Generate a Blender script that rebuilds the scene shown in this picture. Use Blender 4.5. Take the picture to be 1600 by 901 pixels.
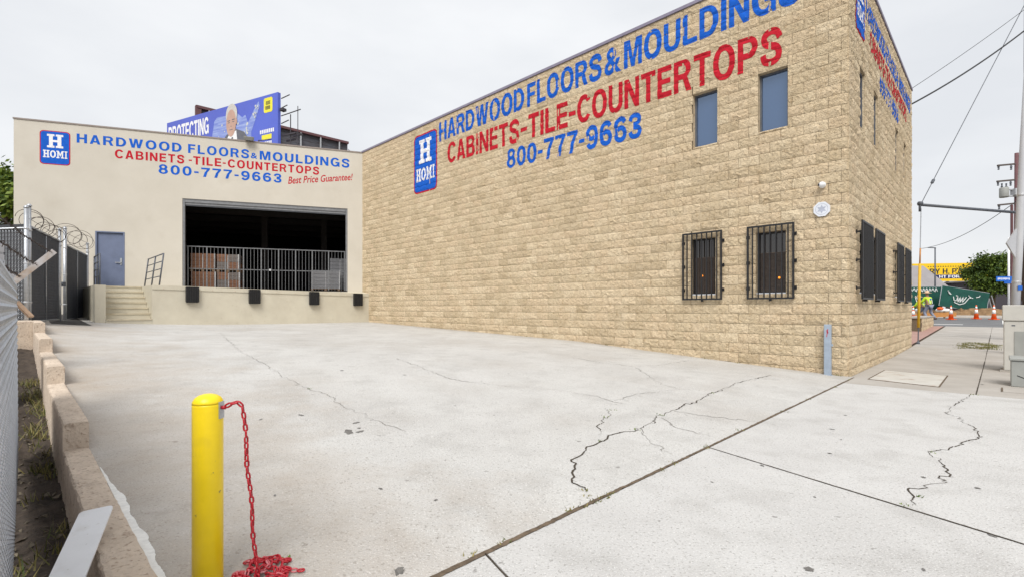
import bpy, bmesh, math, random
from mathutils import Vector, Matrix
from mathutils.bvhtree import BVHTree
R = math.radians
random.seed(7)
for o in list(bpy.data.objects): bpy.data.objects.remove(o)
scn = bpy.context.scene
col = scn.collection

# ------------------------------------------------------------------ camera, sky, sun, exposure
cam_d = bpy.data.cameras.new('camera'); cam = bpy.data.objects.new('camera', cam_d); col.objects.link(cam)
cam.location = (0, 0, 1.25); cam.rotation_euler = (R(90), 0, 0)
cam_d.sensor_width = 36; cam_d.lens = 36 * 768 / 1600; cam_d.shift_y = (481 - 450.5) / 1600
cam_d.clip_start = .05; cam_d.clip_end = 4000
scn.camera = cam
SUN_EL, SUN_AZ = 50, 187          # azimuth measured clockwise from +Y, as the sky's sun_rotation
w = bpy.data.worlds.new('World'); scn.world = w; w.use_nodes = True
nt = w.node_tree; N = nt.nodes; L = nt.links; N.clear()
out = N.new('ShaderNodeOutputWorld'); bg = N.new('ShaderNodeBackground')
sky = N.new('ShaderNodeTexSky'); sky.sky_type = 'NISHITA'; sky.sun_disc = False
sky.sun_elevation = R(SUN_EL); sky.sun_rotation = R(SUN_AZ); sky.air_density = 1; sky.dust_density = 6
tc = N.new('ShaderNodeTexCoord'); mp = N.new('ShaderNodeMapping'); mp.inputs['Scale'].default_value = (1, 1, 2.6)
ns = N.new('ShaderNodeTexNoise'); ns.inputs['Scale'].default_value = 2.2; ns.inputs['Detail'].default_value = 5; ns.inputs['Roughness'].default_value = .5
rp = N.new('ShaderNodeValToRGB'); rp.color_ramp.elements[0].position = .3; rp.color_ramp.elements[1].position = .7
rp.color_ramp.elements[0].color = (3.95, 4.05, 4.2, 1); rp.color_ramp.elements[1].color = (4.9, 4.95, 5.0, 1)   # overcast cloud deck, same units as the sky texture
mx = N.new('ShaderNodeMixRGB'); mx.inputs[0].default_value = .93
L.new(tc.outputs['Generated'], mp.inputs[0]); L.new(mp.outputs[0], ns.inputs['Vector']); L.new(ns.outputs['Fac'], rp.inputs[0])
L.new(sky.outputs[0], mx.inputs[1]); L.new(rp.outputs[0], mx.inputs[2]); L.new(mx.outputs[0], bg.inputs['Color'])
bg.inputs['Strength'].default_value = .10
L.new(bg.outputs[0], out.inputs['Surface'])
sd = bpy.data.lights.new('sun', 'SUN'); sun = bpy.data.objects.new('sun', sd); col.objects.link(sun)
sd.energy = 1.5; sd.angle = R(32); sd.color = (1, .97, .92)
sun.rotation_euler = (R(90 - SUN_EL), 0, R(180 - SUN_AZ)); sun.location = (0, -20, 40)
sun.rotation_euler = Vector((-math.sin(R(SUN_AZ)) * math.cos(R(SUN_EL)), -math.cos(R(SUN_AZ)) * math.cos(R(SUN_EL)), -math.sin(R(SUN_EL)))).to_track_quat('-Z', 'Y').to_euler()
vs = scn.view_settings; vs.view_transform = 'Standard'; vs.look = 'None'; vs.exposure = 1.05; vs.gamma = 1; vs.use_curve_mapping = False

# ------------------------------------------------------------------ frames: s runs along the block wall away from the street, p across the lot
C0 = Vector((6.15, 9.0, 0)); D1 = Vector((-.7103, .7039, 0)).normalized(); N1 = Vector((-D1.y, D1.x, 0))
LOT_ROT = math.atan2(D1.y, D1.x)
BR = Vector((-6.55, 21.59, 0)); E1 = Vector((-.944, -.3295, 0)).normalized(); BW_ROT = math.atan2(E1.y, E1.x)
def W(s, p, z=0): v = C0 + D1 * s + N1 * p; return Vector((v.x, v.y, z))
def interp(T, x):
    if x <= T[0][0]: return T[0][1]
    for (a, b), (c, d) in zip(T, T[1:]):
        if x <= c: return b + (d - b) * (x - a) / (c - a)
    return T[-1][1]
GA = [(0, .0), (1.93, .10), (6.21, .36), (17.3, .657), (25, .8)]
GB = [(0, .05), (.48, .1), (3.17, .13), (6, .33), (8.8, .53), (11.7, .73), (14.5, .86), (17.3, .93), (22, 1.12)]
def zs(p): return max(0, min(.02 * (-p - 6), .84))
def gz(s, p):
    if s <= 0: return zs(p)
    k = min(1, max(0, p / 10.3)) ** 4
    a = interp(GA, s) * (1 - k) + interp(GB, s) * k
    return a

# ------------------------------------------------------------------ mesh helpers
class MB:
    def __init__(s): s.v = []; s.f = []
    def add(s, vs, fs):
        n = len(s.v); s.v += [tuple(q) for q in vs]; s.f += [tuple(i + n for i in f) for f in fs]; return s
    def box(s, a, b):
        x0, y0, z0 = a; x1, y1, z1 = b
        return s.add([(x0,y0,z0),(x1,y0,z0),(x1,y1,z0),(x0,y1,z0),(x0,y0,z1),(x1,y0,z1),(x1,y1,z1),(x0,y1,z1)],
                     [(3,2,1,0),(4,5,6,7),(0,1,5,4),(1,2,6,5),(2,3,7,6),(3,0,4,7)])
    def hexa(s, bot, top):
        n = len(bot)
        return s.add(list(bot) + list(top), [tuple(range(n - 1, -1, -1)), tuple(range(n, 2 * n))] + [(i, (i + 1) % n, n + (i + 1) % n, n + i) for i in range(n)])
    def tube(s, pts, r, n=6, cap=True):
        pts = [Vector(p) for p in pts]; rs = r if isinstance(r, (list, tuple)) else [r] * len(pts)
        vs = []; fs = []; up = Vector((0, 0, 1)); u = None
        for i, p in enumerate(pts):
            d = (pts[min(i + 1, len(pts) - 1)] - pts[max(i - 1, 0)]).normalized()
            if u is None:
                u = d.cross(up) if abs(d.z) < .95 else d.cross(Vector((1, 0, 0)))
            u = (u - d * u.dot(d)).normalized(); q = d.cross(u)
            for k in range(n):
                a = 2 * math.pi * k / n; vs.append(p + u * math.cos(a) * rs[i] + q * math.sin(a) * rs[i])
        for i in range(len(pts) - 1):
            for k in range(n): fs.append((i*n+k, i*n+(k+1)%n, (i+1)*n+(k+1)%n, (i+1)*n+k))
        if cap: fs += [tuple(range(n - 1, -1, -1)), tuple((len(pts)-1)*n + k for k in range(n))]
        return s.add(vs, fs)
    def lathe(s, prof, n=20, c=(0, 0, 0)):
        vs = []; fs = []
        for r, z in prof:
            for k in range(n): a = 2*math.pi*k/n; vs.append((c[0]+r*math.cos(a), c[1]+r*math.sin(a), c[2]+z))
        for i in range(len(prof)-1):
            for k in range(n): fs.append((i*n+k, i*n+(k+1)%n, (i+1)*n+(k+1)%n, (i+1)*n+k))
        fs += [tuple(range(n-1,-1,-1)), tuple((len(prof)-1)*n+k for k in range(n))]
        return s.add(vs, fs)
    def bar(s, a, b, wdt, hgt, up=(0, 0, 1)):
        a = Vector(a); b = Vector(b); d = (b - a).normalized(); u = Vector(up)
        if abs(d.dot(u)) > .98: u = Vector((1, 0, 0))
        x = d.cross(u).normalized(); y = x.cross(d)
        c = [x*i*wdt/2 + y*j*hgt/2 for i, j in ((-1,-1),(1,-1),(1,1),(-1,1))]
        return s.hexa([a + q for q in c], [b + q for q in c])
    def mesh(s, name, mat=None, smooth=False):
        m = bpy.data.meshes.new(name); m.from_pydata(s.v, [], s.f); m.update()
        if mat: m.materials.append(mat)
        if smooth: m.polygons.foreach_set('use_smooth', [True] * len(m.polygons))
        return m
    def build(s, name, mat, parent=None, smooth=False, **kw):
        return link(name, s.mesh(name, mat, smooth), parent, **kw)
def link(name, data, parent=None, label=None, cat=None, group=None, kind=None):
    o = bpy.data.objects.new(name, data); col.objects.link(o); o.parent = parent
    return tag(o, label, cat, group, kind)
def tag(o, label=None, cat=None, group=None, kind=None):
    if label: o['label'] = label
    if cat: o['category'] = cat
    if group: o['group'] = group
    if kind: o['kind'] = kind
    return o
def thing(name, loc, rz, label, cat, group=None):
    o = link(name, None, None, label, cat, group); o.location = loc; o.rotation_euler = (0, 0, rz); o.empty_display_size = .2
    return o
def bevel(o, w_=.01, seg=1):
    bm = bmesh.new(); bm.from_mesh(o.data); bmesh.ops.bevel(bm, geom=bm.edges[:], offset=w_, segments=seg, affect='EDGES'); bm.to_mesh(o.data); bm.free(); return o

# ------------------------------------------------------------------ materials
def mat(name, c, rough=.8, metal=0, var=.12, scale=6, bump=0, bscale=40, c2=None, spec=.4, detail=6, stretch=None, world=False, extra=None, speck=None):
    m = bpy.data.materials.new(name); m.use_nodes = True; t = m.node_tree; n = t.nodes; l = t.links
    b = n['Principled BSDF']; b.inputs['Roughness'].default_value = rough; b.inputs['Metallic'].default_value = metal; b.inputs['Specular IOR Level'].default_value = spec
    tc = n.new('ShaderNodeTexCoord')
    if world:
        g = n.new('ShaderNodeNewGeometry'); src = g.outputs['Position']
    else: src = tc.outputs['Object']
    if stretch:
        mp = n.new('ShaderNodeMapping'); mp.inputs['Scale'].default_value = stretch; l.new(src, mp.inputs[0]); src = mp.outputs[0]
    nz = n.new('ShaderNodeTexNoise'); nz.inputs['Scale'].default_value = scale; nz.inputs['Detail'].default_value = detail; nz.inputs['Roughness'].default_value = .62
    l.new(src, nz.inputs['Vector'])
    rp = n.new('ShaderNodeValToRGB'); rp.color_ramp.elements[0].position = .32; rp.color_ramp.elements[1].position = .68
    lo = c2 or tuple(x * (1 - var) for x in c); hi = c if c2 else tuple(min(1, x * (1 + var)) for x in c)
    rp.color_ramp.elements[0].color = (*lo, 1); rp.color_ramp.elements[1].color = (*hi, 1)
    l.new(nz.outputs['Fac'], rp.inputs[0]); cout = rp.outputs[0]
    if speck:                                        # (scale, low position, high position, colour, amount)
        for sc, p0, p1, cc, am in speck:
            q = n.new('ShaderNodeTexNoise'); q.inputs['Scale'].default_value = sc; q.inputs['Detail'].default_value = 3; l.new(src, q.inputs['Vector'])
            rr = n.new('ShaderNodeValToRGB'); rr.color_ramp.elements[0].position = p0; rr.color_ramp.elements[1].position = p1
            rr.color_ramp.elements[0].color = (0, 0, 0, 1); rr.color_ramp.elements[1].color = (am, am, am, 1); l.new(q.outputs['Fac'], rr.inputs[0])
            mm = n.new('ShaderNodeMixRGB'); l.new(rr.outputs[0], mm.inputs[0]); l.new(cout, mm.inputs[1]); mm.inputs[2].default_value = (*cc, 1); cout = mm.outputs[0]
    l.new(cout, b.inputs['Base Color'])
    if bump:
        bz = n.new('ShaderNodeTexNoise'); bz.inputs['Scale'].default_value = bscale; bz.inputs['Detail'].default_value = 6; l.new(src, bz.inputs['Vector'])
        bp = n.new('ShaderNodeBump'); bp.inputs['Strength'].default_value = bump; bp.inputs['Distance'].default_value = .02
        l.new(bz.outputs['Fac'], bp.inputs['Height']); l.new(bp.outputs[0], b.inputs['Normal'])
    if extra: extra(m, n, l, b)
    return m
def emit(name, c, st):
    m = mat(name, c); b = m.node_tree.nodes['Principled BSDF']; b.inputs['Emission Color'].default_value = (*c, 1); b.inputs['Emission Strength'].default_value = st; return m
M = {}
def per_block(m, n, l, b):
    src = b.inputs['Base Color'].links[0].from_socket
    g = n.new('ShaderNodeNewGeometry'); oi = n.new('ShaderNodeObjectInfo'); ad = n.new('ShaderNodeMath'); ad.operation = 'ADD'; l.new(g.outputs['Random Per Island'], ad.inputs[0]); l.new(oi.outputs['Random'], ad.inputs[1])
    fr = n.new('ShaderNodeMath'); fr.operation = 'FRACT'; l.new(ad.outputs[0], fr.inputs[0])
    r = n.new('ShaderNodeValToRGB'); e = r.color_ramp.elements; e[0].color = (.86, .83, .79, 1); e[1].color = (1.10, 1.10, 1.10, 1); x = e.new(.35); x.color = (1, .985, .96, 1); x = e.new(.7); x.color = (1.02, .98, .955, 1)
    l.new(fr.outputs[0], r.inputs[0]); mm = n.new('ShaderNodeMixRGB'); mm.blend_type = 'MULTIPLY'; mm.inputs[0].default_value = 1; l.new(src, mm.inputs[1]); l.new(r.outputs[0], mm.inputs[2]); l.new(mm.outputs[0], b.inputs['Base Color'])
    # coarse chisel relief under the fine grain
    fine = b.inputs['Normal'].links[0].from_node; vo = n.new('ShaderNodeTexNoise'); vo.inputs['Scale'].default_value = 15; vo.inputs['Detail'].default_value = 5; vo.inputs['Roughness'].default_value = .65; vo.inputs['Distortion'].default_value = 1.2; l.new(g.outputs['Position'], vo.inputs['Vector'])
    b2_ = n.new('ShaderNodeBump'); b2_.inputs['Strength'].default_value = .9; b2_.inputs['Distance'].default_value = .06; l.new(vo.outputs['Fac'], b2_.inputs['Height']); l.new(b2_.outputs[0], fine.inputs['Normal'])
M['block'] = mat('split_face_block', (.68, .57, .405), .92, c2=(.605, .49, .33), scale=3.1, bump=1, bscale=42, world=True, spec=.2, detail=9, extra=per_block,
                 speck=[(13, .60, .68, (.44, .32, .19), .5), (30, .60, .68, (.28, .20, .12), .55), (60, .58, .70, (.80, .71, .57), .5)])  # dark flecks put the shade of chipped crevices into the colour
M['mortar'] = mat('mortar', (.16, .125, .085), .95, scale=20, world=True)
M['stucco'] = mat('cream_stucco', (.585, .55, .485), .9, c2=(.53, .495, .43), scale=.7, bump=.25, bscale=120, world=True, spec=.25, detail=8, speck=[(1.3, .58, .78, (.47, .43, .36), .4), (9, .68, .78, (.44, .40, .34), .3)])
M['dock'] = mat('painted_dock_concrete', (.61, .57, .465), .85, c2=(.53, .49, .395), scale=1.6, bump=.25, bscale=60, world=True, detail=8, speck=[(9, .64, .75, (.46, .40, .30), .5)])
M['step_nose'] = mat('painted_step', (.60, .54, .41), .85, c2=(.48, .42, .31), scale=5, bump=.2, world=True)
def lot_dirt(m, n, l, b):
    # tracked-in earth along the curb and grime along the foot of the block wall
    src = b.inputs['Base Color'].links[0].from_socket
    g = n.new('ShaderNodeNewGeometry'); d = n.new('ShaderNodeVectorMath'); d.operation = 'DOT_PRODUCT'; l.new(g.outputs['Position'], d.inputs[0]); d.inputs[1].default_value = (-.7039, -.7103, 0)
    q = n.new('ShaderNodeTexNoise'); q.inputs['Scale'].default_value = 1.1; q.inputs['Detail'].default_value = 8; q.inputs['Roughness'].default_value = .7; l.new(g.outputs['Position'], q.inputs['Vector'])
    for p0, p1, cc, am in ((7.2 - 10.72, 10.4 - 10.72, (.33, .265, .20), .75), (.9 - 10.72, -.05 - 10.72, (.30, .27, .23), .6)):
        mr = n.new('ShaderNodeMapRange'); mr.inputs['From Min'].default_value = p0; mr.inputs['From Max'].default_value = p1; l.new(d.outputs['Value'], mr.inputs['Value'])
        ad = n.new('ShaderNodeMath'); ad.operation = 'MULTIPLY_ADD'; l.new(q.outputs['Fac'], ad.inputs[0]); ad.inputs[1].default_value = 1.6; ad.inputs[2].default_value = -1.15
        sm = n.new('ShaderNodeMath'); sm.operation = 'ADD'; l.new(mr.outputs[0], sm.inputs[0]); l.new(ad.outputs[0], sm.inputs[1])
        mu = n.new('ShaderNodeMath'); mu.operation = 'MULTIPLY'; mu.use_clamp = True; l.new(sm.outputs[0], mu.inputs[0]); mu.inputs[1].default_value = am
        mm = n.new('ShaderNodeMixRGB'); l.new(mu.outputs[0], mm.inputs[0]); l.new(src, mm.inputs[1]); mm.inputs[2].default_value = (*cc, 1); src = mm.outputs[0]
    l.new(src, b.inputs['Base Color'])
CSP = [(2.3, .50, .70, (.37, .36, .345), .5), (13, .70, .735, (.20, .19, .18), .7), (.55, .50, .70, (.39, .365, .335), .55), (60, .585, .66, (.25, .24, .225), .65), (100, .58, .68, (.72, .715, .70), .7), (28, .64, .72, (.34, .33, .315), .5), (5, .66, .76, (.36, .35, .335), .45)]
M['concrete'] = mat('lot_concrete', (.535, .53, .515), .93, c2=(.46, .452, .437), scale=.9, bump=.45, bscale=90, world=True, spec=.2, detail=12, extra=lot_dirt, speck=CSP)
M['sidewalk'] = mat('sidewalk_concrete', (.535, .53, .52), .93, c2=(.475, .468, .458), scale=1.3, bump=.45, bscale=90, world=True, spec=.2, detail=12, speck=CSP[:2] + CSP[3:])
M['walk_far'] = mat('aged_sidewalk_concrete', (.44, .415, .385), .93, c2=(.35, .325, .295), scale=1.1, bump=.3, bscale=120, world=True, spec=.2, speck=[(80, .6, .7, (.25, .24, .22), .5)])
M['crack'] = mat('crack_dirt', (.075, .06, .045), .97, c2=(.035, .028, .02), scale=14, world=True)
M['crack_faint'] = mat('hairline_crack_dirt', (.25, .235, .215), .97, c2=(.15, .14, .125), scale=14, world=True)
M['jointdirt'] = mat('joint_dirt', (.17, .125, .085), .97, c2=(.07, .052, .036), scale=16, world=True, bump=.5)
M['stain'] = mat('oil_spot', (.15, .143, .135), .7, var=.3, scale=30)
M['curb'] = mat('tan_curb_block', (.63, .53, .43), .94, c2=(.49, .405, .325), scale=4, bump=.6, bscale=45, world=True, detail=9, speck=[(45, .57, .68, (.26, .19, .14), .7), (14, .60, .70, (.33, .25, .19), .6)])
M['soil'] = mat('bare_soil', (.085, .065, .05), .97, c2=(.035, .027, .022), scale=7, bump=1, bscale=30, world=True)
M['earth'] = mat('ground_earth', (.20, .17, .13), .97, c2=(.13, .11, .08), scale=.4, bump=.3, world=True)
M['dirt'] = mat('excavated_dirt', (.30, .19, .10), .97, c2=(.15, .09, .045), scale=2.5, bump=1, bscale=8, world=True)
M['asphalt'] = mat('asphalt', (.17, .172, .178), .9, c2=(.12, .122, .127), scale=1.2, bump=.3, bscale=90, world=True)
M['asphalt_dark'] = mat('alley_asphalt', (.055, .052, .05), .9, var=.3, scale=4, bump=.3, world=True)
M['pink'] = mat('pink_paving', (.42, .26, .22), .9, c2=(.33, .20, .17), scale=3, world=True)
M['white_paint'] = mat('white_paint', (.74, .74, .72), .7, var=.1, scale=30)
M['yellow'] = mat('yellow_bollard_paint', (.90, .66, .006), .38, var=.05, scale=8, bump=.08, bscale=35, spec=.5, speck=[(5, .60, .72, (.66, .47, .03), .5), (38, .70, .74, (.22, .17, .06), .7), (14, .74, .76, (.30, .24, .10), .6)])
M['yellow_guard'] = mat('yellow_plastic', (.75, .46, .03), .5)
M['red'] = mat('red_plastic', (.40, .008, .02), .35, var=.2, scale=20, spec=.5)
M['red_white'] = mat('faded_red_plastic', (.62, .30, .32), .45, c2=(.45, .02, .035), scale=25)
M['sign_blue'] = mat('blue_sign_paint', (.004, .10, .52), .8, var=.12, scale=9, bump=.4, bscale=60, world=True, spec=.25)
M['sign_red'] = mat('red_sign_paint', (.46, .008, .022), .8, var=.12, scale=9, bump=.4, bscale=60, world=True, spec=.25)
M['sign_white'] = mat('white_sign_paint', (.76, .77, .80), .8, var=.08, scale=9, bump=.4, bscale=60, world=True, spec=.25)
M['black_iron'] = mat('black_painted_iron', (.012, .012, .014), .45, var=.2, scale=15, spec=.5)
M['rubber'] = mat('black_rubber', (.010, .010, .011), .75, var=.3, scale=9, bump=.4)
M['galv'] = mat('galvanised_steel', (.46, .48, .51), .42, metal=.75, var=.15, scale=18)
M['gate_steel'] = mat('dull_gate_steel', (.17, .175, .185), .5, metal=.3, var=.2, scale=9)
M['shutter'] = mat('grey_shutter', (.20, .205, .215), .5, metal=.3, var=.15, scale=9)
M['alu'] = mat('dull_aluminium', (.50, .51, .53), .5, metal=.5, var=.12, scale=12)
M['blue_door'] = mat('slate_blue_door_paint', (.135, .165, .255), .5, var=.10, scale=3, bump=.08, speck=[(7, .66, .74, (.20, .235, .33), .5)])
M['steel_blue'] = mat('grey_blue_post_paint', (.30, .36, .44), .5, var=.1, scale=9)
M['grey_iron'] = mat('dark_grey_iron', (.10, .11, .13), .55, var=.15, scale=12)
M['screen'] = mat('dark_mesh_screen', (.062, .064, .072), .8, c2=(.045, .046, .052), scale=2.5, stretch=(1, 1, 40), bump=.3)
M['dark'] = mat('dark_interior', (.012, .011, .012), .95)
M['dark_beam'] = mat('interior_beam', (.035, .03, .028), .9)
M['carton'] = mat('brown_carton', (.235, .115, .065), .7, c2=(.17, .08, .045), scale=4, stretch=(1, 1, 9))
M['carton_grey'] = mat('wrapped_carton', (.17, .14, .125), .35, c2=(.12, .10, .09), scale=4, stretch=(1, 1, 9), spec=.6)
M['carton_film'] = mat('grey_wrapped_carton', (.22, .22, .235), .35, c2=(.15, .15, .16), scale=5, stretch=(1, 1, 8), spec=.6)
M['pallet'] = mat('pallet_wood', (.20, .13, .08), .9)
M['film'] = mat('pale_stretch_film', (.45, .45, .46), .3, var=.3, scale=14)
M['white_metal'] = mat('white_metal', (.74, .75, .77), .4, var=.05, scale=5, speck=[(7, .6, .75, (.55, .53, .50), .5), (60, .68, .74, (.35, .32, .28), .6)])
M['slat'] = mat('pale_vinyl_slat', (.76, .76, .80), .55, c2=(.66, .66, .70), scale=6)
M['rust'] = mat('rusty_wire', (.055, .035, .028), .85, c2=(.03, .022, .02), scale=30)
M['rusty_arm'] = mat('rust_streaked_galvanised', (.56, .57, .60), .5, c2=(.40, .30, .22), scale=9, metal=.3)
M['cabinet'] = mat('beige_cabinet_paint', (.50, .49, .455), .5, var=.06, scale=3, bump=.05)
M['cabinet_grey'] = mat('grey_green_cabinet_paint', (.30, .31, .295), .5, var=.08, scale=4)
M['cover'] = mat('pale_vault_cover', (.54, .525, .49), .85, c2=(.45, .43, .39), scale=4, bump=.2, world=True, speck=[(3.2, .6, .72, (.26, .15, .09), .7)])
M['lamp_grey'] = mat('grey_housing', (.20, .20, .185), .6)
M['cap'] = mat('metal_coping', (.26, .22, .20), .6, var=.15)
M['cap_blue'] = mat('purple_grey_flashing', (.22, .20, .27), .55)
M['board_blue'] = mat('billboard_blue', (.075, .095, .43), .5, c2=(.095, .14, .60), scale=.1, world=True)
M['board_white'] = mat('billboard_white', (.80, .81, .84), .5)
M['board_glow'] = mat('billboard_pale_blue', (.33, .42, .72), .5, c2=(.14, .19, .58), scale=2.2, world=True, stretch=(.3, .3, 3))
M['board_star'] = mat('billboard_pale_yellow', (.72, .70, .50), .5, c2=(.40, .46, .62), scale=1.4, world=True)
M['board_yellow'] = mat('billboard_yellow', (.78, .72, .05), .5)
M['board_skin'] = mat('billboard_skin', (.55, .36, .29), .5, c2=(.46, .29, .23), scale=1.5, world=True)
M['board_hair'] = mat('billboard_hair', (.55, .53, .50), .5)
M['board_suit'] = mat('billboard_suit', (.12, .125, .15), .5)
M['board_ink'] = mat('billboard_ink', (.03, .03, .03), .5)
M['board_navy'] = mat('billboard_navy', (.02, .03, .12), .5)
M['amber_board'] = mat('amber_board', (.80, .52, .012), .5, var=.05)
M['catwalk'] = mat('dark_steelwork', (.05, .045, .055), .7)
M['panel_back'] = mat('weathered_panel_back', (.10, .105, .125), .7, c2=(.07, .06, .065), scale=1.2, stretch=(1, 1, 4), world=True)
M['maroon'] = mat('maroon_edge', (.13, .06, .065), .7)
M['roof_grey'] = mat('grey_roof', (.27, .255, .26), .9, var=.08, scale=1)
M['green_cloth'] = mat('green_fence_cloth', (.008, .085, .065), .8, c2=(.006, .055, .045), scale=1.2, world=True)
M['graffiti'] = mat('white_spray_paint', (.62, .66, .66), .8)
M['wood_pole'] = mat('dark_timber_pole', (.06, .042, .032), .9, var=.3, scale=9, stretch=(3, 3, .3))
M['pole_grey'] = mat('pale_grey_pole', (.50, .51, .53), .6, c2=(.38, .39, .42), scale=3, stretch=(1, 1, .3))
M['cross'] = mat('crossarm_timber', (.10, .085, .08), .9)
M['cone'] = mat('orange_cone', (.80, .12, .015), .5)
M['cone_white'] = mat('reflective_collar', (.80, .80, .80), .4)
M['barrier'] = mat('orange_board', (.50, .23, .07), .7)
M['hivis'] = mat('lime_hi_vis', (.50, .72, .03), .7)
M['denim'] = mat('grey_trousers', (.22, .24, .31), .9)
M['skin'] = mat('skin', (.36, .2, .13), .6)
M['straw'] = mat('straw', (.58, .40, .27), .9, var=.15, scale=40)
M['boot'] = mat('boot_leather', (.07, .055, .05), .8)
M['street_blue'] = mat('street_sign_blue', (.01, .12, .52), .5)
M['tan_block'] = mat('tan_stacked_block', (.47, .37, .26), .9, c2=(.36, .28, .19), scale=6, world=True)
M['pale_block'] = mat('pale_stacked_block', (.50, .51, .54), .9, c2=(.40, .40, .42), scale=6, world=True)
M['bark'] = mat('bark', (.12, .085, .06), .95, var=.3, scale=8, stretch=(1, 1, .3), bump=.5)
def leafmat(name, a, b_):
    def ex(m, n, l, b):
        g = n.new('ShaderNodeNewGeometry'); r = n.new('ShaderNodeValToRGB'); r.color_ramp.elements[0].color = (*a, 1); r.color_ramp.elements[1].color = (*b_, 1)
        l.new(g.outputs['Random Per Island'], r.inputs[0]); l.new(r.outputs[0], b.inputs['Base Color'])
        b.inputs['Transmission Weight'].default_value = 0
    return mat(name, a, .6, extra=ex)
M['leaf'] = leafmat('green_leaf', (.022, .055, .010), (.13, .19, .02))
M['leaf_l'] = leafmat('light_green_leaf', (.03, .07, .008), (.20, .27, .03))
M['grass'] = leafmat('grass_blade', (.06, .09, .02), (.28, .23, .08))
def glass(name, c, rough=.03, metal=0, spec=1.0):
    m = mat(name, c, rough, var=.03, scale=.8, spec=spec); b = m.node_tree.nodes['Principled BSDF']; b.inputs['IOR'].default_value = 1.9; b.inputs['Metallic'].default_value = metal; return m
M['glass_blue'] = glass('blue_tinted_glass', (.05, .085, .17), .05, .12)
M['glass_dark'] = glass('dark_window_glass', (.022, .018, .016), .05, 0, .5); M['glass_dark'].node_tree.nodes['Principled BSDF'].inputs['IOR'].default_value = 1.75
M['glass_blue'].node_tree.nodes['Principled BSDF'].inputs['Specular Tint'].default_value = (.62, .78, 1, 1)
M['blind'] = mat('brown_blind', (.085, .064, .052), .6)
M['amber'] = emit('amber_lamp', (1, .30, .03), .7)
M['lens'] = mat('black_lens', (.005, .005, .02), .1, spec=.8)
M['white_plastic'] = mat('white_plastic', (.75, .76, .78), .35, var=.03)
M['plaque'] = mat('pale_plaque', (.66, .69, .75), .4, var=.05)
M['plaque_mark'] = mat('plaque_grey_print', (.40, .43, .52), .5)

# ------------------------------------------------------------------ lettering (flat print cut from outlines)
_tx = {}
def text2d(body, bold=.03, shear=0, space=1.0):
    key = (body, bold, shear, space)
    if key in _tx: return _tx[key]
    cu = bpy.data.curves.new('txt', 'FONT'); cu.body = body; cu.offset = bold; cu.shear = shear; cu.space_character = space; cu.resolution_u = 4
    o = bpy.data.objects.new('txt', cu); col.objects.link(o); dg = bpy.context.evaluated_depsgraph_get()
    me = bpy.data.meshes.new_from_object(o.evaluated_get(dg)); bpy.data.objects.remove(o); bpy.data.curves.remove(cu)
    bm = bmesh.new(); bm.from_mesh(me); bmesh.ops.triangulate(bm, faces=bm.faces[:])
    t = [[(v.co.x, v.co.y) for v in f.verts] for f in bm.faces]; bm.free(); bpy.data.meshes.remove(me)
    xs = [q[0] for a in t for q in a]; ys = [q[1] for a in t for q in a]
    x0, x1, y0, y1 = min(xs), max(xs), min(ys), max(ys)
    t = [[((x - x0) / (x1 - x0), (y - y0) / (y1 - y0)) for x, y in a] for a in t]
    _tx[key] = t; return t

# hand-cut bold grotesque capitals and figures: each glyph is (width, [contours groups]) with outer first, holes after
def _arc(cx, cy, rx, ry, a0, a1, n=10, e=1.0):
    o = []
    for k in range(n + 1):
        a = R(a0 + (a1 - a0) * k / n); c, s_ = math.cos(a), math.sin(a)
        o.append((cx + rx * math.copysign(abs(c) ** e, c), cy + ry * math.copysign(abs(s_) ** e, s_)))
    return o
def _stroke(pts, hw):
    n = len(pts); l = []; r = []
    for i, (x, y) in enumerate(pts):
        a = pts[max(0, i - 1)]; b = pts[min(n - 1, i + 1)]; d = math.hypot(b[0] - a[0], b[1] - a[1]) or 1
        h = hw[i] if isinstance(hw, list) else hw
        nx, ny = -(b[1] - a[1]) / d * h, (b[0] - a[0]) / d * h; l.append((x + nx, y + ny)); r.append((x - nx, y - ny))
    return l + r[::-1]
def _sp(P, n=7):                                       # Catmull-Rom through points
    o = []; Q = [P[0]] + P + [P[-1]]
    for i in range(1, len(Q) - 2):
        for k in range(n):
            t = k / n; o.append(tuple(.5 * (2*Q[i][j] + (Q[i+1][j] - Q[i-1][j])*t + (2*Q[i-1][j] - 5*Q[i][j] + 4*Q[i+1][j] - Q[i+2][j])*t*t + (3*Q[i][j] - Q[i-1][j] - 3*Q[i+1][j] + Q[i+2][j])*t**3) for j in (0, 1)))
    return o + [P[-1]]
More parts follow.
